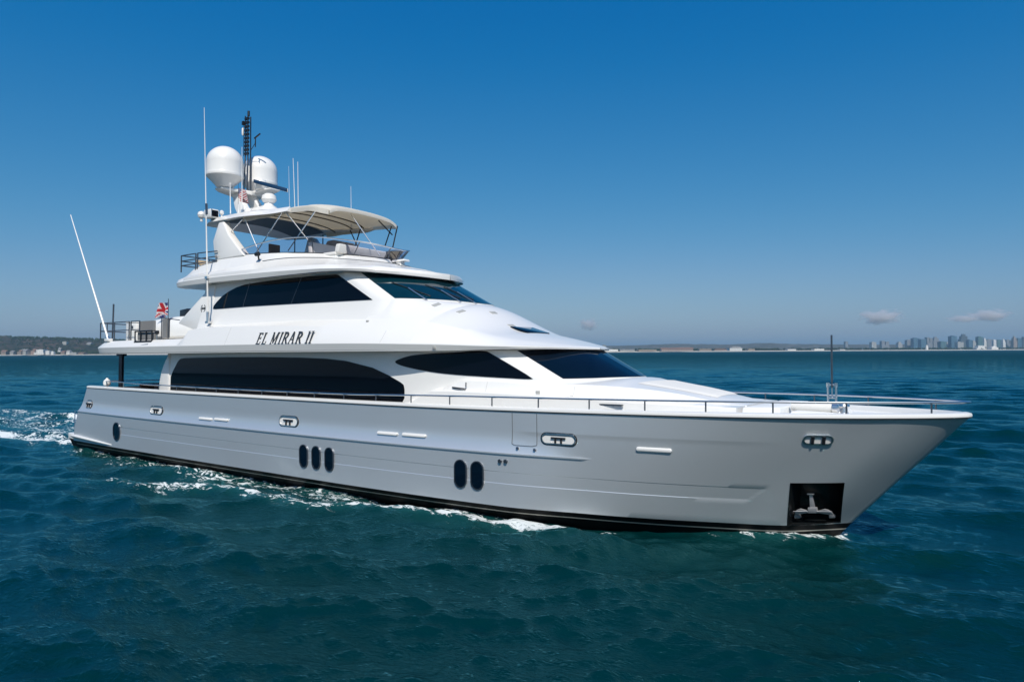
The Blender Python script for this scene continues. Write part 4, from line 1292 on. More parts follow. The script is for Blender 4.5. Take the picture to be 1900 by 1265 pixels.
MB().tube([(-15.8, -2.6, 4.75), (-15.75, -2.6, 6.35)], .035, 8).build('stern_pole', M['steel_dark'], yacht)

# the tender under its white cover, on chocks
e = on_yacht('covered_tender', (-12.6, -1.2, 4.74), 'white covered tender lying on the aft boat deck behind the black rack', 'boat')
rows = []
for k in range(25):
    t = k / 24; x = -2.6 + 5.0 * t
    w = .95 * (1 - .35 * t ** 4) * (1 - (1 - min(1, t * 7)) ** 2 * .45)
    top = .80 + .16 * math.sin(t * 2.6) - .1 * (1 - min(1, t * 5)) ** 2
    rows.append([(x, w * math.cos(a), .18 + (top - .1) * max(0, math.sin(a)) ** .75 if math.sin(a) > 0 else .18 + .2 * math.sin(a)) for a in np.linspace(0, 2 * math.pi, 28)[:-1]])
tb = MB().grid(rows, closed_u=True); tb.add(rows[0], [tuple(range(27))]); tb.add(rows[-1], [tuple(range(27))])
tb.build('cover', M['white_matt'], e)
for x in (-1.6, 1.2): MB().box(x - .08, x + .08, -.7, .7, 0, .22).build('chock', M['rubber'], e)
e = on_yacht('deck_locker', (-14.3, -2.2, 4.74), 'white upright deck locker behind the boat deck rail near the stern', 'locker')
MB().box(-.45, .45, -.35, .35, 0, .74).build('cabinet', M['white'], e, bevel=.04)
MB().box(-.46, .46, -.36, .36, .745, .80).build('lid', M['white_matt'], e, bevel=.02)
MB().box(.1, .2, -.365, -.345, .5, .62).build('latch', M['steel_dark'], e)
# grating leaning against the tender
e = on_yacht('slatted_panel', (-12.82, -2.62, 4.76), 'grey slatted panel leaning upright above the black rack', 'panel')
b = MB()
for k in range(14): b.box(-.62 + k * .088, -.62 + k * .088 + .07, -.03, .03, .05, .76)
b.box(-.62, .60, .03, .05, .05, .76)
b.build('slats', M['grey_fabric'], e)
e = on_yacht('life_raft_rack', (-12.15, -3.02, 4.60), 'black framed rack with three bays on the starboard edge of the boat deck', 'rack')
b = MB()
for z in (.06, .47): b.tube([(-.66, -.08, z), (.66, -.08, z)], .032, 6)
for x in (-.66, -.22, .22, .66): b.tube([(x, -.08, .06), (x, -.08, .47)], .028, 6)
b.tube([(-.66, .2, .47), (-.66, -.08, .47)], .02, 6); b.tube([(.66, .2, .47), (.66, -.08, .47)], .02, 6)
b.box(-.68, .68, -.12, .1, .0, .05)
b.build('frame', M['black'], e)
MB().box(-.62, .62, -.02, .16, .08, .46).build('canister', M['grey_fabric'], e, bevel=.06, bseg=3)
b = MB().tube([(-.62, -.2, -.14), (.62, -.2, -.06)], .016, 6); b.tube([(-.62, -.2, -.19), (.62, -.2, -.11)], .016, 6)
for k in range(6): b.tube([(-.6 + k * .24, -.2, -.195 + k * .015), (-.6 + k * .24, -.12, -.13 + k * .015)], .012, 5)
b.build('launch_ramp', M['steel'], e)
e = on_yacht('mooring_camera', (-11.25, -3.02, 4.86), 'small black camera on a stub beside the black rack', 'camera')
MB().tube([(0, 0, -.15), (0, 0, .1)], .02, 6).build('stub', M['steel'], e)
MB().lathe([(.03, 0), (.075, .03), (.075, .12), (.03, .16)], (0, 0, .06), n=12).build('housing', M['black'], e)
e = on_yacht('barbecue_grill', (-12.3, -.9, 5.50), 'dark hooded barbecue grill on the boat deck behind the flag', 'grill')
MB().box(-.5, .55, -.4, .4, -.75, .05).build('cabinet', M['white_matt'], e, bevel=.02)
MB().prism([(-.48, -.38, .06), (.5, -.38, .06), (.5, -.38, .42), (.1, -.38, .60), (-.48, -.38, .55)], [(-.48, .38, .06), (.5, .38, .06), (.5, .38, .42), (.1, .38, .60), (-.48, .38, .55)]).build('hood', M['black'], e, bevel=.03)
MB().tube([(.56, -.25, .3), (.56, .25, .3)], .02, 6).build('handle', M['steel'], e)
e = on_yacht('folding_step', (-10.98, -2.86, 4.74), 'small teak and steel boarding step beside the upper wing', 'step')
b = MB()
for x in (-.25, .25): b.tube([(x, 0, 0), (x, 0, .85)], .02, 6)
b.tube([(-.25, 0, .85), (.9, .1, .72)], .018, 6)
b.build('frame', M['steel_dark'], e)
MB().box(-.1, .2, -.05, .1, .05, .80).build('tread_panel', M['grey_fabric'], e)

# flags: cloth hanging in folds from its own staff
def flag_mat(name, kind):
    m = bpy.data.materials.new(name); m.use_nodes = True
    nt = m.node_tree; p = nt.nodes['Principled BSDF']; p.inputs['Roughness'].default_value = .8
    at = nt.nodes.new('ShaderNodeAttribute'); at.attribute_name = 'Col'
    nt.links.new(at.outputs['Color'], p.inputs['Base Color'])
    return m
def flag(name, p, label, w, h, colfun, droop, rz, staff):
    e = on_yacht(name, p, label, 'flag', rz=rz)
    nu, nv = 36, 24
    rows = []; cols = []
    for j in range(nv + 1):
        v = j / nv; row = []
        for i in range(nu + 1):
            u = i / nu
            x = w * u * (1 - .25 * u) ; y = .17 * math.sin(u * 8 + v * 3.2) * u ** .5
            z = h * v - droop * u ** 1.4 + .05 * math.sin(u * 7 + 1 + v * 3) * u
            row.append((x, y, z)); cols.append(colfun(u, v))
        rows.append(row)
    me = bpy.data.meshes.new('cloth')
    vv = [q for r in rows for q in r]
    ff = [(j * (nu + 1) + i, j * (nu + 1) + i + 1, (j + 1) * (nu + 1) + i + 1, (j + 1) * (nu + 1) + i) for j in range(nv) for i in range(nu)]
    me.from_pydata(vv, [], ff)
    ca = me.color_attributes.new('Col', 'FLOAT_COLOR', 'POINT')
    for k, c_ in enumerate(cols): ca.data[k].color = (*c_, 1)
    me.materials.append(flag_mat('flag_cloth', 0)); me.shade_smooth()
    o = bpy.data.objects.new('cloth', me); COL.objects.link(o); o.parent = e
    if staff: MB().tube([(0, 0, -staff), (0, 0, h + .12)], .016, 6).build('staff', M['steel_dark'], e)
    return e
def union(u, v):
    red, wh, bl = (.50, .02, .03), (.75, .75, .75), (.02, .03, .16)
    a, b = u - .5, v - .5
    if abs(a) < .07 or abs(b) < .10: return red
    if abs(a) < .12 or abs(b) < .17: return wh
    d1, d2 = abs(a - b), abs(a + b)
    if min(d1, d2) < .045: return red
    if min(d1, d2) < .12: return wh
    return bl
def stripes(u, v):
    if u < .42 and v > .45:
        return (.015, .02, .10) if (int(u * 24) + int(v * 20)) % 3 else (.3, .3, .36)
    return (.35, .02, .03) if int(v * 13) % 2 == 0 else (.55, .52, .5)
flag('courtesy_flag', (-12.35, -2.0, 5.78), 'red, white and blue ensign flying from a thin staff on the aft boat deck', 0.98, .56, union, .16, math.pi, .95)
flag('signal_flag', (-9.05, -1.0, 10.42), 'small dark striped flag hanging beneath the larger satellite dome', .62, .42, stripes, .34, 0.0, .0)
MB().tube([(-9.05, -1.0, 9.7), (-9.05, -1.0, 11.0)], .008, 5).build('flag_halyard', M['steel_dark'], yacht)

# aft cockpit furniture
e = on_yacht('cockpit_sofa', (-14.3, .0, 1.95), 'brown wicker sofa across the aft cockpit behind the bulwark', 'sofa')
MB().box(-.45, .45, -1.9, 1.9, 0, .42).build('base', M['brown'], e, bevel=.03)
MB().box(-.40, .47, -1.85, 1.85, .42, .56).build('cushion', M['grey_fabric'], e, bevel=.05)
MB().box(-.55, -.38, -1.9, 1.9, .40, .95).build('backrest', M['brown'], e, bevel=.04)
e = on_yacht('cockpit_table', (-12.9, -.2, 1.95), 'dark dining table in the aft cockpit in front of the wicker sofa', 'table')
MB().box(-.55, .55, -1.1, 1.1, .74, .80).build('table_top', M['brown'], e, bevel=.02)
for y in (-.6, .6): MB().lathe([(.22, 0), (.2, .03), (.06, .06), (.06, .75)], (0, y, 0), n=14).build('pedestal', M['steel'], e)
for k, (x, y) in enumerate(((-12.95, -1.75), (-11.95, -1.35), (-11.95, .4))):
    e = on_yacht('cockpit_chair', (x, y, 1.95), ('brown wicker chair nearest the starboard bulwark in the aft cockpit', 'brown wicker chair at the forward corner of the cockpit table', 'brown wicker chair on the far side of the cockpit table')[k], 'chair', 'wicker chairs in the aft cockpit', rz=(1.57, 3.14, 3.14)[k])
    MB().box(-.27, .27, -.27, .27, .1, .45).build('seat', M['brown'], e, bevel=.04)
    MB().box(-.34, -.24, -.27, .27, .3, .98).build('backrest', M['brown'], e, bevel=.04)
    for a in (-.22, .22):
        for c in (-.22, .22): MB().tube([(a, c, 0), (a, c, .15)], .025, 6).build('leg', M['black'], e)
e = on_yacht('white_fender', (-15.55, -2.9, 2.80), 'white fender tucked against the aft rail by the dark pillar', 'fender')
MB().lathe([(.03, -.02), (.13, .04), (.15, .12), (.13, .22), (.05, .30), (.03, .34)], n=16).build('body', M['white_matt'], e)

# ================================================================== the sea
def sea_mesh():
    az0 = math.atan2(c_d.y, c_d.x)
    th_a = np.linspace(-R(45), R(45), 1040)
    th_b = np.linspace(R(45), R(315), 200)[1:-1]
    th = np.concatenate([th_a, th_b]) + az0
    r1 = 2.5 * np.exp(np.arange(0, math.log(160 / 2.5), .0058))
    r2 = 160 * np.exp(np.arange(0.012, math.log(30000 / 160), .03))
    r = np.concatenate([r1, r2])
    nr, nt = len(r), len(th)
    TH, RR = np.meshgrid(th, r)
    X = (CAM.x + RR * np.cos(TH)).ravel(); Y = (CAM.y + RR * np.sin(TH)).ravel(); rr = RR.ravel()
    X0, Y0 = X.copy(), Y.copy()
    Z = np.zeros_like(X)
    wide = np.abs(((TH - az0 + math.pi) % (2 * math.pi)) - math.pi).ravel() > R(45.5)
    spac = np.maximum(rr * .0058, np.where(wide, rr * .024, rr * .0016))
    rs = np.random.RandomState(11)
    base = math.atan2(c_d.y, c_d.x) + R(158)
    N = 84
    lam = np.exp(rs.uniform(math.log(.30), math.log(7.5), N)); lam.sort()
    ang = base + rs.normal(0, 1, N) * np.where(lam > 1.4, R(19), R(34))
    st = .050 * np.where(lam > 2.6, (2.6 / lam) ** 1.2, 1.0) * np.where((lam > .7) & (lam < 1.6), .72, 1.0) * np.where(lam < .7, 1.25, 1.0)
    ph = rs.uniform(0, 2 * math.pi, N)
    # slow patchiness so the chop is not even everywhere
    patch = 1 + .28 * np.sin(X0 * .21 + 1.3 + .9 * np.sin(Y0 * .13)) * np.sin(Y0 * .17 + .4 + .8 * np.sin(X0 * .11))
    for l, a, s_, p_ in zip(lam, ang, st, ph):
        k = 2 * math.pi / l; A = s_ / k
        f = np.clip((l / spac - 2.5) / 3.0, 0, 1)
        if not f.any(): continue
        q = k * (math.cos(a) * X0 + math.sin(a) * Y0) + p_
        amp = A * f * (patch if l < 3 else 1.0)
        Z += amp * np.cos(q)
        X -= .98 * amp * math.cos(a) * np.sin(q); Y -= .98 * amp * math.sin(a) * np.sin(q)
    # foam and the waves the hull makes
    near = (X0 > -75) & (X0 < 20) & (np.abs(Y0) < 22)
    idx = np.nonzero(near)[0]
    x, y = X0[idx], Y0[idx]
    wlh = WL(np.maximum(12.8 - x, 0)) * .96
    wob = .25 * np.sin(x * 1.7 + .6 * np.sin(x * .9)) + .14 * np.sin(x * 4.1 + y)
    def pdist(poly):
        best = np.full(x.shape, 1e9); tt = np.zeros_like(x)
        for i in range(len(poly) - 1):
            (x0, y0), (x1, y1) = poly[i], poly[i + 1]
            dx, dy = x1 - x0, y1 - y0
            t = np.clip(((x - x0) * dx + (y - y0) * dy) / (dx * dx + dy * dy), 0, 1)
            d = np.hypot(x - x0 - t * dx, y - y0 - t * dy)
            m = d < best; best[m] = d[m]; tt[m] = x0 + t[m] * dx
        return best, tt
    F = np.zeros_like(x); L = np.zeros_like(x)
    for s in (-1, 1):
        ys = y * -s   # positive outboard of that side... s=-1 is starboard
        poly = [(8.7, s * 2.62), (7.6, s * 3.0), (6.6, s * 3.2), (5.4, s * 3.42), (4.6, s * 3.55), (3.2, s * 3.98), (1.3, s * 4.48), (.1, s * 4.9), (-1.8, s * 4.85), (-3.4, s * 4.75), (-5.2, s * 5.5), (-8, s * 6.4), (-12, s * 7.6)]
        d, tx = pdist(poly)
        d = d + .12 * wob
        stg = np.interp(tx, [-12, -6, -3, -.5, 1.0, 2.2, 3.5, 5.5, 6.2, 7.4, 8.3, 8.7], [.0, .54, .80, .54, .86, .68, .92, .80, 1.0, 1.08, .84, .3])
        wdt = np.interp(tx, [-12, -3, 2, 7, 8.7], [.55, .40, .32, .36, .2])
        F = np.maximum(F, stg * np.exp(-(d / wdt) ** 2))
        L += .17 * np.interp(tx, [-12, -4, 2, 7, 8.7], [.3, .6, .8, 1, .3]) * np.exp(-(d / .42) ** 2)
        out = np.abs(y) - wlh
        sd = (np.sign(y) == s) & (out > -.3)
        band = np.exp(-(np.maximum(out - .35, 0) / .85) ** 2) * np.interp(x, [-17.7, -15, -11, -6, -2, 2, 4, 6, 9], [.25, .46, .50, .55, .56, .55, .52, .42, .0])
        F = np.maximum(F, np.where(sd, band, 0))
        bow = np.exp(-(np.maximum(out - .05, 0) / .42) ** 2) * np.interp(x, [9.5, 10.4, 11.4, 12.2, 12.75, 13.05], [0, .3, .62, .72, .66, 0])
        F = np.maximum(F, np.where(sd, bow, 0))
        L += np.where(sd, .10 * bow, 0)
    wk = np.interp(x, [-75, -40, -24, -18.9, -18.4], [.34, .42, .54, .66, .0]) * np.exp(-(np.abs(y) / (3.2 + .05 * np.maximum(-18 - x, 0))) ** 6)
    edge = np.interp(x, [-75, -40, -22, -18, -15.5], [.36, .66, .98, .95, .0]) * np.exp(-((np.abs(y) - 2.5 - .035 * np.maximum(-17.5 - x, 0) + .3 * wob) / .55) ** 2)
    F = np.maximum(F, np.maximum(wk, edge))
    L += np.where(x < -17.8, .10 * wk * (1 + np.sin(x * 1.1) * np.cos(y * 1.6)), 0)
    Z[idx] += L + .03 * F * np.sin(x * 9 + 3 * np.sin(y * 7)) * np.cos(y * 8)
    foam = np.zeros_like(Z); foam[idx] = F
    nv = nr * nt
    me = bpy.data.meshes.new('sea')
    co = np.empty((nv + 1, 3), np.float32)
    co[:nv, 0] = X; co[:nv, 1] = Y; co[:nv, 2] = Z; co[nv] = (CAM.x, CAM.y, 0)
    i, j = np.meshgrid(np.arange(nr - 1), np.arange(nt), indexing='ij')
    j2 = (j + 1) % nt
    quads = np.stack([i * nt + j, (i + 1) * nt + j, (i + 1) * nt + j2, i * nt + j2], -1).reshape(-1, 4)
    nq = len(quads)
    me.vertices.add(nv + 1); me.vertices.foreach_set('co', co.ravel())
    me.loops.add(nq * 4 + nt * 3); 
    tri = np.stack([np.full(nt, nv), np.arange(nt), (np.arange(nt) + 1) % nt], -1)
    me.loops.foreach_set('vertex_index', np.concatenate([quads.ravel(), tri.ravel()]).astype(np.int32))
    me.polygons.add(nq + nt)
    me.polygons.foreach_set('loop_start', np.concatenate([np.arange(nq) * 4, nq * 4 + np.arange(nt) * 3]).astype(np.int32))
    me.polygons.foreach_set('use_smooth', np.ones(nq + nt, bool))
    at = me.attributes.new('foam', 'FLOAT', 'POINT')
    at.data.foreach_set('value', np.append(foam, 0).astype(np.float32))
    me.update(calc_edges=True); me.validate()
    o = bpy.data.objects.new('sea', me); COL.objects.link(o)
    o['kind'] = 'structure'
    return o

def sea_mat():
    m = bpy.data.materials.new('sea_water'); m.use_nodes = True
    nt = m.node_tree; N = nt.nodes.new; Lk = nt.links.new
    p = nt.nodes['Principled BSDF']; out = nt.nodes['Material Output']
    geo = N('ShaderNodeNewGeometry')
    ln = N('ShaderNodeVectorMath'); ln.operation = 'LENGTH'; Lk(geo.outputs['Position'], ln.inputs[0])
    mr = N('ShaderNodeMapRange'); mr.inputs[1].default_value = 25; mr.inputs[2].default_value = 700
    mr.inputs[3].default_value = .02; mr.inputs[4].default_value = .22; mr.interpolation_type = 'SMOOTHSTEP'
    lg = N('ShaderNodeMath'); lg.operation = 'POWER'; lg.inputs[1].default_value = 1.0
    Lk(ln.outputs['Value'], lg.inputs[0]); Lk(lg.outputs[0], mr.inputs[0])
    p.inputs['Roughness'].default_value = 1.0; p.inputs['Specular IOR Level'].default_value = 0.0
    # body colour, slightly patchy; milky green where air is churned in
    n0 = N('ShaderNodeTexNoise'); n0.inputs['Scale'].default_value = .12; n0.inputs['Detail'].default_value = 3
    Lk(geo.outputs['Position'], n0.inputs['Vector'])
    c0_ = N('ShaderNodeMix'); c0_.data_type = 'RGBA'
    c0_.inputs[6].default_value = (0.0001, 0.015, 0.017, 1); c0_.inputs[7].default_value = (0.0002, 0.025, 0.026, 1)
    Lk(n0.outputs[0], c0_.inputs[0])
    fa = N('ShaderNodeAttribute'); fa.attribute_name = 'foam'
    c1_ = N('ShaderNodeMix'); c1_.data_type = 'RGBA'; c1_.inputs[7].default_value = (0.012, .085, .085, 1)
    mfa = N('ShaderNodeMath'); mfa.operation = 'MULTIPLY'; mfa.inputs[1].default_value = .8; mfa.use_clamp = True
    Lk(fa.outputs['Fac'], mfa.inputs[0]); Lk(mfa.outputs[0], c1_.inputs[0]); Lk(c0_.outputs[2], c1_.inputs[6])
    Lk(c1_.outputs[2], p.inputs['Base Color'])
    # ripples
    mp = N('ShaderNodeMapping'); mp.inputs['Rotation'].default_value = (0, 0, R(35)); mp.inputs['Scale'].default_value = (1.0, 1.9, 1.0)
    Lk(geo.outputs['Position'], mp.inputs[0])
    n1 = N('ShaderNodeTexNoise'); n1.inputs['Scale'].default_value = 3.2; n1.inputs['Detail'].default_value = 4; n1.inputs['Roughness'].default_value = .55
    n1.inputs['Distortion'].default_value = .4
    Lk(mp.outputs[0], n1.inputs['Vector'])
    bp = N('ShaderNodeBump'); bp.inputs['Strength'].default_value = .32; bp.inputs['Distance'].default_value = .10
    Lk(n1.outputs[0], bp.inputs['Height'])
    n3 = N('ShaderNodeTexNoise'); n3.inputs['Scale'].default_value = 8.5; n3.inputs['Detail'].default_value = 5; n3.inputs['Roughness'].default_value = .6; n3.inputs['Distortion'].default_value = .6
    Lk(mp.outputs[0], n3.inputs['Vector'])
    bp3 = N('ShaderNodeBump'); bp3.inputs['Strength'].default_value = .5; bp3.inputs['Distance'].default_value = .045
    Lk(n3.outputs[0], bp3.inputs['Height']); Lk(bp.outputs[0], bp3.inputs['Normal'])
    # far chop that the mesh does not carry
    n2 = N('ShaderNodeTexNoise'); n2.inputs['Scale'].default_value = .33; n2.inputs['Detail'].default_value = 5; n2.inputs['Roughness'].default_value = .6
    Lk(mp.outputs[0], n2.inputs['Vector'])
    md = N('ShaderNodeMapRange'); md.inputs[1].default_value = 60; md.inputs[2].default_value = 400; md.inputs[3].default_value = 0; md.inputs[4].default_value = 1.0
    Lk(ln.outputs['Value'], md.inputs[0])
    bp2 = N('ShaderNodeBump'); bp2.inputs['Distance'].default_value = 1.6
    Lk(md.outputs[0], bp2.inputs['Strength']); Lk(n2.outputs[0], bp2.inputs['Height']); Lk(bp3.outputs[0], bp2.inputs['Normal'])
    gl = N('ShaderNodeBsdfGlossy'); gl.inputs['Color'].default_value = (.34, .84, .92, 1)
    Lk(mr.outputs[0], gl.inputs['Roughness']); Lk(bp2.outputs[0], gl.inputs['Normal'])
    fz = N('ShaderNodeFresnel'); fz.inputs['IOR'].default_value = 1.333; Lk(bp2.outputs[0], fz.inputs['Normal'])
    cap_ = N('ShaderNodeMapRange'); cap_.inputs[1].default_value = 30; cap_.inputs[2].default_value = 500; cap_.inputs[3].default_value = .60; cap_.inputs[4].default_value = .24
    Lk(ln.outputs['Value'], cap_.inputs[0])
    mn = N('ShaderNodeMath'); mn.operation = 'MINIMUM'; Lk(fz.outputs[0], mn.inputs[0]); Lk(cap_.outputs[0], mn.inputs[1])
    wat = N('ShaderNodeMixShader'); Lk(mn.outputs[0], wat.inputs[0]); Lk(p.outputs[0], wat.inputs[1]); Lk(gl.outputs[0], wat.inputs[2])
    # foam
    mp2 = N('ShaderNodeMapping'); mp2.inputs['Scale'].default_value = (.75, 1.5, 1.0); Lk(geo.outputs['Position'], mp2.inputs[0])
    nf = N('ShaderNodeTexNoise'); nf.inputs['Scale'].default_value = 3.4; nf.inputs['Detail'].default_value = 9; nf.inputs['Roughness'].default_value = .70; nf.inputs['Distortion'].default_value = 1.2
    Lk(mp2.outputs[0], nf.inputs['Vector'])
    ma_ = N('ShaderNodeMath'); ma_.operation = 'SUBTRACT'; ma_.inputs[1].default_value = .5; Lk(nf.outputs[0], ma_.inputs[0])
    nl = N('ShaderNodeTexNoise'); nl.inputs['Scale'].default_value = .55; nl.inputs['Detail'].default_value = 3; nl.inputs['Distortion'].default_value = .8; Lk(mp2.outputs[0], nl.inputs['Vector'])
    nls = N('ShaderNodeMath'); nls.operation = 'MULTIPLY_ADD'; nls.inputs[1].default_value = 1.3; nls.inputs[2].default_value = -.65; Lk(nl.outputs[0], nls.inputs[0])
    fsum = N('ShaderNodeMath'); fsum.operation = 'ADD'; Lk(fa.outputs['Fac'], fsum.inputs[0]); Lk(nls.outputs[0], fsum.inputs[1])
    mb2 = N('ShaderNodeMath'); mb2.operation = 'MULTIPLY_ADD'; mb2.inputs[1].default_value = 2.9; Lk(ma_.outputs[0], mb2.inputs[0]); Lk(fsum.outputs[0], mb2.inputs[2])
    fr = N('ShaderNodeMapRange'); fr.inputs[1].default_value = .60; fr.inputs[2].default_value = .86; fr.interpolation_type = 'SMOOTHSTEP'
    Lk(mb2.outputs[0], fr.inputs[0])
    gate = N('ShaderNodeMapRange'); gate.inputs[1].default_value = .05; gate.inputs[2].default_value = .3; Lk(fa.outputs['Fac'], gate.inputs[0])
    fm = N('ShaderNodeMath'); fm.operation = 'MULTIPLY'; Lk(fr.outputs[0], fm.inputs[0]); Lk(gate.outputs[0], fm.inputs[1])
    d = N('ShaderNodeBsdfPrincipled'); d.inputs['Base Color'].default_value = (.72, .76, .76, 1); d.inputs['Roughness'].default_value = .9
    bpf = N('ShaderNodeBump'); bpf.inputs['Strength'].default_value = .8; bpf.inputs['Distance'].default_value = .08
    Lk(nf.outputs[0], bpf.inputs['Height']); Lk(bpf.outputs[0], d.inputs['Normal'])
    mx = N('ShaderNodeMixShader'); Lk(fm.outputs[0], mx.inputs[0]); Lk(wat.outputs[0], mx.inputs[1]); Lk(d.outputs[0], mx.inputs[2])
    Lk(mx.outputs[0], out.inputs[0])
    return m
sea = sea_mesh()
sea.data.materials.append(sea_mat())

# ================================================================== far shores
def far(bearing, D, z=0.0):
    """point D metres away at a bearing, given as the tangent to the right of the view axis"""
    v = Vector((c_d.x, c_d.y, 0)).normalized() + Vector((c_r.x, c_r.y, 0)).normalized() * bearing
    return Vector((CAM.x + v.x * D, CAM.y + v.y * D, z))
def bpx(px): return (px - 950) / 1267.0
def hor(px): return 653.0 - (px - 950) * .00524
def hgt(px, y, D): return CAM.z + (hor(px) - y) / 1267.0 * D * 1.0

def land_mat(name, cols, scale):
    m = bpy.data.materials.new(name); m.use_nodes = True
    nt = m.node_tree; p = nt.nodes['Principled BSDF']; p.inputs['Roughness'].default_value = .95
    p.inputs['Specular IOR Level'].default_value = .1
    tc = nt.nodes.new('ShaderNodeNewGeometry')
    mp = nt.nodes.new('ShaderNodeMapping'); mp.inputs['Scale'].default_value = (1, 1, 2.2)
    n = nt.nodes.new('ShaderNodeTexNoise'); n.inputs['Scale'].default_value = scale; n.inputs['Detail'].default_value = 7; n.inputs['Roughness'].default_value = .65
    cr = nt.nodes.new('ShaderNodeValToRGB')
    for k, (pos, c) in enumerate(cols):
        el = cr.color_ramp.elements[k] if k < 2 else cr.color_ramp.elements.new(pos)
        el.position = pos; el.color = (*c, 1)
    nt.links.new(tc.outputs['Position'], mp.inputs[0]); nt.links.new(mp.outputs[0], n.inputs['Vector']); nt.links.new(n.outputs[0], cr.inputs[0]); nt.links.new(cr.outputs[0], p.inputs['Base Color'])
    return m
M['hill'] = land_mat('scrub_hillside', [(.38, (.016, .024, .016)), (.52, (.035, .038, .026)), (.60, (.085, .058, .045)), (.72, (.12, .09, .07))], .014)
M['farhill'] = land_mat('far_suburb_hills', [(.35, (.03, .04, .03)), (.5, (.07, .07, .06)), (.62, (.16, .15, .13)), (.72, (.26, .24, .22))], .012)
M['sand'] = land_mat('pale_beach_sand', [(.3, (.44, .40, .33)), (.7, (.56, .52, .45))], .02)
M['leaf'] = land_mat('tree_foliage', [(.35, (.016, .030, .016)), (.5, (.03, .05, .025)), (.7, (.055, .07, .035))], .06)

def ridge(name, prof, D, depth, m, rough=2.0, n=160, seed=1):
    """terrain whose skyline at D metres follows prof = [(px, height m)]"""
    rs = np.random.RandomState(seed)
    f = pchip([p[0] for p in prof], [p[1] for p in prof])
    pxs = np.linspace(prof[0][0], prof[-1][0], n)
    rows = []
    jit = np.convolve(rs.normal(0, rough, n + 8), np.ones(3) / 3, 'same')[4:n + 4]
    for k in range(9):
        t = k / 8
        row = []
        for i, px in enumerate(pxs):
            h = f(px) + jit[i]
            zz = h * (1 - (1 - min(1, t / .75)) ** 1.6) if t <= .75 else h * (1 - ((t - .75) / .25) ** 2)
            q = far(bpx(px), D + depth * (t - .75))
            wob = rs.normal(0, rough * .8) if 0 < k < 6 else 0
            row.append((q.x, q.y, max(zz + wob, -1.0) - (1.5 if k in (0, 8) else 0)))
        rows.append(row)
    o = MB().grid(rows).build(name, m, None, angle=180)
    return tag(o, kind='structure')
DL = 3300.0
ridge('hillside', [(-420, 110), (-100, 109), (10, 108), (18, 104), (24, 97), (80, 95), (120, 88), (170, 86), (260, 76), (400, 56), (600, 30), (760, 10)], DL + 500, 900, M['hill'], 2.2, 260, 3)
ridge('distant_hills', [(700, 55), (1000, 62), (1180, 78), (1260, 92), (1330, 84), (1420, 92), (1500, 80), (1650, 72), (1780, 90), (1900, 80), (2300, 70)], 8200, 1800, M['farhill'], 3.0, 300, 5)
def strip(name, prof, width, z0, z1, m):
    rows = [[], [], []]
    for px, D in prof:
        for k, (dd, z) in enumerate(((0, z0), (width * .6, z1), (width, z1))):
            q = far(bpx(px), D + dd, z); rows[k].append(tuple(q))
    return tag(MB().grid(rows).build(name, m, None), kind='structure')
strip('left_beach', [(px, DL - 330 + 20 * math.sin(px * .05)) for px in range(-400, 800, 20)], 160, -.4, 4.5, M['sand'])
strip('beach', [(px, 3000 + (px - 1050) * 1.7 + 18 * math.sin(px * .04)) for px in range(700, 2320, 20)], 220, -.4, 5.0, M['sand'])
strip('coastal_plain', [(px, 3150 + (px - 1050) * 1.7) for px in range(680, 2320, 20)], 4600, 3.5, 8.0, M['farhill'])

def tree_belt(name, spans, label, n, hmin, hmax, seed):
    rs = random.Random(seed); b = MB()
    for k in range(n):
        (p0, p1, D0, D1, zb) = rs.choice(spans)
        px = rs.uniform(p0, p1); D = rs.uniform(D0, D1) + (0 if callable(zb) else 3000 + (px - 1050) * 1.7)
        h = rs.uniform(hmin, hmax); w = h * rs.uniform(.5, 1.1)
        c = far(bpx(px), D, zb(px, D) if callable(zb) else zb)
        b.tube([c, c + Vector((0, 0, h * .4))], .5, 4, cap=False)
        for q in range(5):
            o = Vector((rs.uniform(-.5, .5) * w, rs.uniform(-.5, .5) * w, h * rs.uniform(.35, .85)))
            r_ = w * rs.uniform(.22, .42)
            v = [c + o + Vector(d) * r_ * rs.uniform(.7, 1.2) for d in ((1, 0, 0), (0, 1, 0), (-1, 0, 0), (0, -1, 0), (0, 0, 1), (0, 0, -.8))]
            b.add(v, [(0, 1, 4), (1, 2, 4), (2, 3, 4), (3, 0, 4), (1, 0, 5), (2, 1, 5), (3, 2, 5), (0, 3, 5)])
    o = b.build(name, M['leaf'], None, smooth=False, recalc=False)
    return tag(o, label, 'trees', kind='stuff')
def hz(px, D):
    f = pchip([-420, 24, 120, 400, 760], [109, 97, 88, 56, 10])
    t = (D - (DL - 175)) / 675
    return max(4.5, f(px) * (1 - (1 - min(1, max(0, t))) ** 1.6)) - 2
tree_belt('hillside_trees', [(-60, 330, DL - 190, DL + 490, hz), (-60, 330, DL + 380, DL + 500, hz), (-40, 260, DL - 230, DL - 100, hz)], 'dark scrub and trees covering the left hillside above the houses', 2000, 6, 15, 2)
tree_belt('shore_trees', [(1340, 2000, 240, 420, 4), (1340, 2000, 240, 700, 4), (1380, 1700, 240, 500, 4), (1000, 1340, 420, 700, 4), (1100, 1340, 500, 900, 4)], 'dark green belt of trees behind the pale beach', 1700, 8, 17, 4)

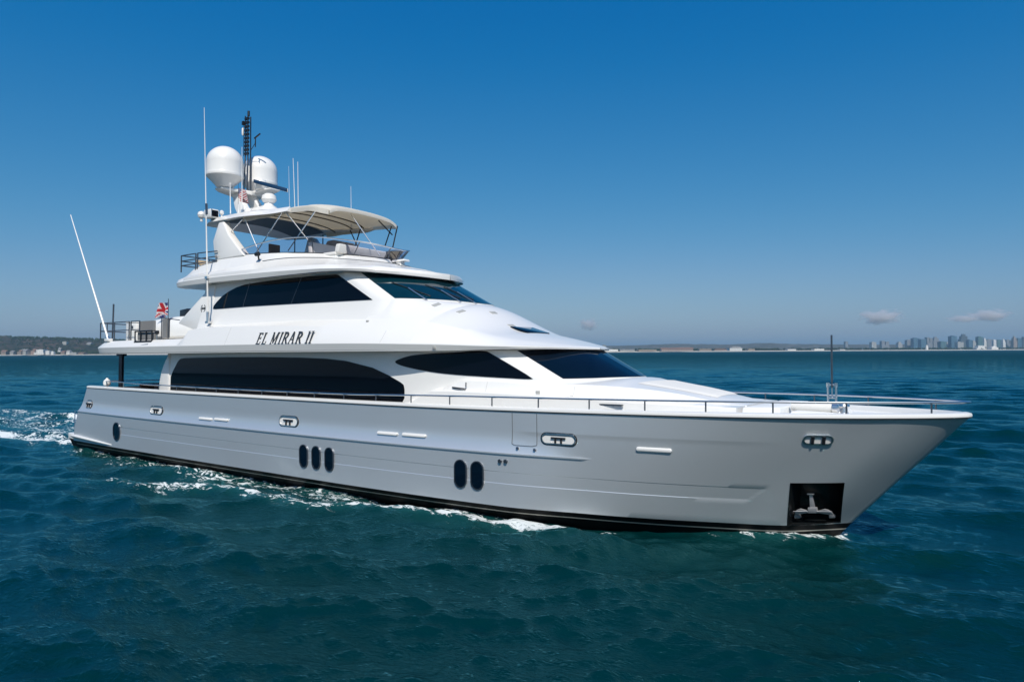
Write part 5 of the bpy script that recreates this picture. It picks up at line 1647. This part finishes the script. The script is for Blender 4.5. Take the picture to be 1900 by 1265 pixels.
# ---- buildings
def facade(name, wall, glass, fx, fz, share):
    m = bpy.data.materials.new(name); m.use_nodes = True
    nt = m.node_tree; p = nt.nodes['Principled BSDF']
    tc = nt.nodes.new('ShaderNodeTexCoord')
    br = nt.nodes.new('ShaderNodeTexBrick')
    br.offset = 0; br.inputs['Scale'].default_value = 1.0
    br.inputs['Brick Width'].default_value = fx; br.inputs['Row Height'].default_value = fz
    br.inputs['Mortar Size'].default_value = share; br.inputs['Mortar Smooth'].default_value = .1
    br.inputs['Color1'].default_value = (*glass, 1); br.inputs['Color2'].default_value = (*[c * .7 for c in glass], 1); br.inputs['Mortar'].default_value = (*wall, 1)
    sx = nt.nodes.new('ShaderNodeSeparateXYZ'); cx_ = nt.nodes.new('ShaderNodeCombineXYZ')
    ad = nt.nodes.new('ShaderNodeMath'); ad.operation = 'ADD'
    nt.links.new(tc.outputs['Object'], sx.inputs[0]); nt.links.new(sx.outputs[0], ad.inputs[0]); nt.links.new(sx.outputs[1], ad.inputs[1])
    nt.links.new(ad.outputs[0], cx_.inputs[0]); nt.links.new(sx.outputs[2], cx_.inputs[1]); nt.links.new(cx_.outputs[0], br.inputs['Vector'])
    nt.links.new(br.outputs['Color'], p.inputs['Base Color'])
    p.inputs['Roughness'].default_value = .45
    return m
FM = {'blue': facade('blue_glass_facade', (.10, .18, .24), (.03, .10, .17), 4, 4, .6), 'dark': facade('dark_facade', (.10, .12, .13), (.03, .05, .07), 6, 4, .9),
      'grey': facade('grey_facade', (.26, .27, .28), (.08, .10, .12), 5, 3.6, 1.0), 'pale': facade('pale_facade', (.44, .43, .40), (.16, .18, .19), 6, 3.6, 1.1),
      'white': facade('white_facade', (.78, .76, .72), (.25, .27, .28), 7, 3.4, 1.2), 'tan': facade('tan_facade', (.32, .26, .21), (.14, .12, .11), 7, 3.4, 1.2),
      'pink': facade('brick_facade', (.36, .27, .23), (.12, .10, .09), 8, 3.6, 1.2), 'green': facade('green_glass_facade', (.12, .20, .20), (.04, .11, .12), 4, 4, .6)}
M['roof_red'] = mat('red_tile_roof', (.20, .12, .09), .8, noise=.2, nscale=.3)
M['roof_grey'] = mat('grey_roof', (.20, .20, .20), .8, noise=.2, nscale=.3)

def building(name, px0, px1, ytop, D, m, label, shape='flat', roof=None, base=4.0, cat='building', group=None):
    pc = (px0 + px1) / 2
    c = far(bpx(pc), D, base)
    w = (px1 - px0) / 1267.0 * D
    h = hgt(pc, ytop, D) - base
    d = max(12, min(w * 1.1, 45))
    b = MB()
    hw, hd = w / 2, d / 2
    if shape == 'flat':
        b.box(-hw, hw, -hd, hd, 0, h * .94); b.box(-hw * .97, hw * .97, -hd * .97, hd * .97, h * .94, h * .955)
        b.box(-hw * .5, hw * .35, -hd * .5, hd * .5, h * .955, h)
    elif shape == 'step':
        b.box(-hw, hw, -hd, hd, 0, h * .72); b.box(-hw * .75, hw * .75, -hd * .8, hd * .8, h * .72, h * .9); b.box(-hw * .42, hw * .42, -hd * .5, hd * .5, h * .9, h)
    elif shape == 'peak':
        b.box(-hw, hw, -hd, hd, 0, h * .62); b.box(-hw * .72, hw * .72, -hd * .8, hd * .8, h * .62, h * .8)
        b.box(-hw * .4, hw * .4, -hd * .5, hd * .5, h * .8, h * .92, taper=1.0); b.tube([(0, 0, h * .9), (0, 0, h)], 1.2, 6)
    elif shape == 'podium':
        b.box(-hw, hw, -hd, hd, 0, h * .35); b.box(-hw * .62, hw * .8, -hd * .8, hd * .8, h * .35, h * .96); b.box(-hw * .3, hw * .4, -hd * .5, hd * .5, h * .96, h)
    elif shape == 'twin':
        b.box(-hw, hw, -hd, hd, 0, h * .55); b.box(-hw, -hw * .12, -hd * .9, hd * .9, h * .55, h); b.box(hw * .12, hw, -hd * .9, hd * .9, h * .55, h * .93)
    elif shape == 'gable':
        b.box(-hw, hw, -hd, hd, 0, h * .68)
        e = w * .04
        b.prism([(-hw - e, -hd - 1, h * .66), (-hw - e, hd + 1, h * .66), (-hw - e, 0, h)], [(hw + e, -hd - 1, h * .66), (hw + e, hd + 1, h * .66), (hw + e, 0, h)], 1)
        b.box(-hw * .4, -hw * .3, -2, 1, h * .7, h * 1.08)
    elif shape == 'hip':
        b.box(-hw, hw, -hd, hd, 0, h * .66); b.box(-hw * .5, hw * .9, -hd * .6, hd * .6, h * .66, h * .80)
        b.box(-hw - 1, hw + 1, -hd - 1, hd + 1, h * .66, h * .70, 1); b.box(-hw * .55, hw * .95, -hd * .65, hd * .65, h * .80, h, 1, taper=min(hw * .3, hd * .3))
    o = b.build(name, [FM[m], roof or M['roof_grey']], None, smooth=False)
    o.location = c
    o.rotation_euler = (0, 0, math.atan2(c_r.y, c_r.x) + (hash(round(px0)) % 7 - 3) * .03)
    return tag(o, label, cat, group)

city = [
 (1567, 1572, 633, 7000, 'grey', 'flat', 'lone thin grey tower standing well left of the skyline'),
 (1615, 1624, 634, 7000, 'pale', 'flat', 'pale short block at the left fringe of the skyline'),
 (1634, 1648, 632.5, 7000, 'grey', 'twin', 'broad grey twin-topped block at the left fringe of the skyline'),
 (1664, 1672, 634, 6800, 'pale', 'step', 'pale stepped block left of the dark blue towers'),
 (1681, 1692, 630, 6600, 'grey', 'flat', 'grey flat-topped tower at the left end of the tower cluster'),
 (1692, 1704, 626.5, 6500, 'blue', 'flat', 'blue tower on the left of the cluster, taller than its neighbours'),
 (1706, 1716, 629, 6300, 'blue', 'flat', 'dark blue square tower above the small white shaft on the shore'),
 (1718, 1728, 625.5, 6500, 'grey', 'twin', 'grey notched tower, the left of a similar pair'),
 (1730, 1741, 625, 6500, 'grey', 'step', 'grey stepped tower, the right of a similar pair'),
 (1742, 1753, 633, 6200, 'green', 'flat', 'low green glass block beneath the gap in the skyline'),
 (1754, 1761, 634, 6300, 'pale', 'flat', 'narrow pale block with dark windows beside the big blue slab'),
 (1762, 1773, 622.5, 6200, 'blue', 'flat', 'tall plain blue glass slab tower standing clear of its neighbours'),
 (1774, 1785, 634, 6000, 'pale', 'flat', 'squat pale round-cornered block at the foot of the tall blue slab'),
 (1780, 1795, 617.5, 6500, 'dark', 'peak', 'dark pointed tower with a mast, the highest of the skyline'),
 (1795, 1802, 630, 6100, 'blue', 'flat', 'deep blue block tucked against the pointed tower'),
 (1803, 1809, 631, 6200, 'pale', 'step', 'thin pale stepped block right of the deep blue one'),
 (1810, 1823, 624, 6200, 'green', 'podium', 'green-topped tower above a wide white podium'),
 (1824, 1829, 627, 6400, 'white', 'step', 'slender white tower right of the green-topped one'),
 (1829, 1841, 629, 6400, 'grey', 'flat', 'wide grey flat-topped tower, the first of the even row at the right'),
 (1842, 1847, 630, 6300, 'white', 'flat', 'slim white tower between two wide grey ones'),
 (1848, 1858, 630, 6500, 'green', 'flat', 'wide dark green tower in the even row at the right'),
 (1859, 1864, 629, 6300, 'white', 'step', 'slim white stepped tower right of the dark green one'),
 (1865, 1877, 630, 6500, 'grey', 'twin', 'wide grey notched tower near the right edge'),
 (1878, 1885, 622, 6400, 'tan', 'peak', 'pinkish tower with a pale spire near the right edge'),
 (1886, 1893, 627, 6400, 'blue', 'flat', 'blue tower right of the pinkish spire'),
 (1894, 1906, 625, 6500, 'dark', 'step', 'dark stepped tower cut by the right edge of the view'),
]
for (a, b, y, D, m, sh, lab) in city:
    building('city_tower', a, b, y, D, m, lab, sh, base=6.5, cat='tower', group='towers of the far city skyline')
shore = [
 (1117, 1124, 639.5, 3300, 'grey', 'flat', 'small grey control tower just right of the yacht brow'),
 (1120, 1146, 648, 3280, 'white', 'flat', 'long low white building nearest the yacht on the right shore'),
 (1150, 1176, 647.5, 3320, 'pale', 'gable', 'pale gabled shed left of the brick sheds'),
 (1182, 1216, 648.5, 3330, 'tan', 'flat', 'long tan flat shed on the right shore'),
 (1226, 1256, 645, 3350, 'pink', 'gable', 'brick-red gabled shed, left of the pair'),
 (1256, 1284, 644.5, 3380, 'pink', 'gable', 'brick-red gabled shed, right of the pair'),
 (1296, 1318, 647, 3400, 'tan', 'flat', 'short tan block between the brick sheds and the white hall'),
 (1322, 1346, 646.5, 3430, 'pink', 'hip', 'brown hipped building beside the white hall'),
 (1350, 1374, 642.5, 3470, 'white', 'hip', 'bright white stepped hall, the tallest low building on the shore'),
 (1385, 1398, 647, 3700, 'tan', 'flat', 'small tan block before the trees begin'),
 (1459, 1474, 646.5, 3900, 'white', 'gable', 'white hangar roof standing alone before the tree belt'),
 (1508, 1526, 647, 3950, 'white', 'flat', 'long white low block left of the jackstaff'),
 (1556, 1566, 647.5, 3950, 'white', 'gable', 'small white house just right of the jackstaff'),
 (1717.5, 1721, 640, 4300, 'white', 'step', 'small white shaft on the beach below the grey towers'),
 (1836, 1848, 642, 4500, 'white', 'peak', 'white spired pavilion on the beach below the even row'),
 (1808, 1826, 641, 4600, 'white', 'podium', 'broad white resort block on the beach'),
]
for (a, b, y, D, m, sh, lab) in shore:
    building('shore_building', a, b, y, D, m, lab, sh, M['roof_red'] if m in ('pink',) else None, base=4.5, group='low buildings along the right shore')
left = [
 (5, 14, 649.5, DL - 330, 'tan', 'gable', 'tan gabled house at the left end of the hillside shore'),
 (21, 28, 650.5, DL - 320, 'pale', 'gable', 'small pale house second from the left on the hillside shore'),
 (35, 43, 649, DL - 310, 'tan', 'hip', 'tan hipped house beside the wide gabled one'),
 (42, 53, 647.5, DL - 300, 'pale', 'gable', 'wide pale gabled house left of the pink villa'),
 (60, 69, 647, DL - 280, 'pink', 'hip', 'pink villa beside the white hotel'),
 (69, 86, 648, DL - 320, 'white', 'podium', 'large white hotel on the hillside shore'),
 (87, 94, 650.5, DL - 325, 'white', 'flat', 'narrow white annexe just right of the hotel'),
 (96, 101, 651.5, DL - 325, 'white', 'step', 'small white stepped block right of the annexe'),
 (109, 114, 645, DL - 150, 'white', 'gable', 'white house standing high among the trees'),
 (115, 122, 651, DL - 325, 'tan', 'gable', 'low tan house on the beach below the high white house'),
 (123, 132, 649.5, DL - 310, 'white', 'hip', 'white hipped house toward the yacht stern'),
 (134, 147, 653.5, DL - 335, 'pale', 'flat', 'long low pale wall-like building toward the yacht stern'),
 (148, 159, 653.5, DL - 330, 'tan', 'gable', 'low tan shed closest to the yacht stern'),
 (163, 171, 635, DL + 120, 'pale', 'gable', 'pale house high on the slope by the yacht stern'),
 (118, 125, 633.5, DL + 140, 'pale', 'flat', 'pale flat house high on the slope above the white hipped house'),
]
for (a, b, y, D, m, sh, lab) in left:
    building('shore_house', a, b, y, D, m, lab, sh, M['roof_red'] if m in ('tan', 'pink') else None, base=3.5 if D < DL - 250 else hz(a, D) - 4, cat='house', group='houses below the left hillside')

# ---- fair-weather clouds low over the far shore
def cloud_mat():
    m = bpy.data.materials.new('cloud_vapour'); m.use_nodes = True
    nt = m.node_tree; nt.nodes.remove(nt.nodes['Principled BSDF'])
    out = nt.nodes['Material Output']
    v = nt.nodes.new('ShaderNodeVolumePrincipled'); v.inputs['Color'].default_value = (.95, .93, .92, 1); v.inputs['Anisotropy'].default_value = .2
    tc = nt.nodes.new('ShaderNodeTexCoord'); n = nt.nodes.new('ShaderNodeTexNoise')
    n.inputs['Scale'].default_value = 2.4; n.inputs['Detail'].default_value = 8; n.inputs['Roughness'].default_value = .62; n.inputs['Distortion'].default_value = .5
    ln = nt.nodes.new('ShaderNodeVectorMath'); ln.operation = 'LENGTH'
    nt.links.new(tc.outputs['Object'], n.inputs['Vector']); nt.links.new(tc.outputs['Object'], ln.inputs[0])
    a = nt.nodes.new('ShaderNodeMath'); a.operation = 'MULTIPLY_ADD'; a.inputs[1].default_value = -.42
    nt.links.new(ln.outputs['Value'], a.inputs[0]); nt.links.new(n.outputs[0], a.inputs[2])
    mr = nt.nodes.new('ShaderNodeMapRange'); mr.inputs[1].default_value = .20; mr.inputs[2].default_value = .40; mr.inputs[3].default_value = 0; mr.inputs[4].default_value = .008
    nt.links.new(a.outputs[0], mr.inputs[0]); nt.links.new(mr.outputs[0], v.inputs['Density']); nt.links.new(v.outputs[0], out.inputs['Volume'])
    return m
M['cloud'] = cloud_mat()
def cloud(px, y, wpx, hpx, label, seed):
    D = 22000.0
    c = far(bpx(px), D, hgt(px, y, D))
    b = MB()
    rs = random.Random(seed); ph = rs.uniform(0, 9)
    b.lathe([(math.sin(a) * 1.0 + .001, -math.cos(a)) for a in np.linspace(0, math.pi, 12)], n=24)
    o = b.build('cloud', M['cloud'], None)
    o.location = c
    o.scale = (wpx / 2 / 1267 * D, wpx / 2.2 / 1267 * D, hpx / 2 / 1267 * D)
    o.rotation_euler = (0, 0, math.atan2(c_r.y, c_r.x) + ph)
    return tag(o, label, 'cloud', 'small clouds over the far city')
cloud(1636, 588, 104, 34, 'widest of the small white clouds, left of the city skyline', 1)
cloud(1838, 585, 86, 30, 'puffy white cloud above the right end of the skyline', 2)
cloud(1790, 591, 72, 18, 'thin flat cloud just left of the puffy one over the towers', 3)
cloud(1093, 602, 52, 30, 'pale lone cloud above the yacht foredeck', 4)

# ================================================================== haze
hm = bpy.data.materials.new('sea_haze'); hm.use_nodes = True
hn = hm.node_tree; hn.nodes.remove(hn.nodes['Principled BSDF'])
hv_ = hn.nodes.new('ShaderNodeVolumePrincipled')
hv_.inputs['Color'].default_value = (.62, .86, 1.0, 1); hv_.inputs['Density'].default_value = 6.0e-5; hv_.inputs['Anisotropy'].default_value = .3
hn.links.new(hv_.outputs[0], hn.nodes['Material Output'].inputs['Volume'])
hb_ = MB()
ctr = far(.1, 4500)
hb_.box(ctr.x - 11000, ctr.x + 11000, ctr.y - 11000, ctr.y + 11000, -4.0, 185.0)
hz_o = hb_.build('haze', hm, None, smooth=False)
tag(hz_o, 'thin pale sea haze between the camera and the far shore', 'haze', kind='stuff')
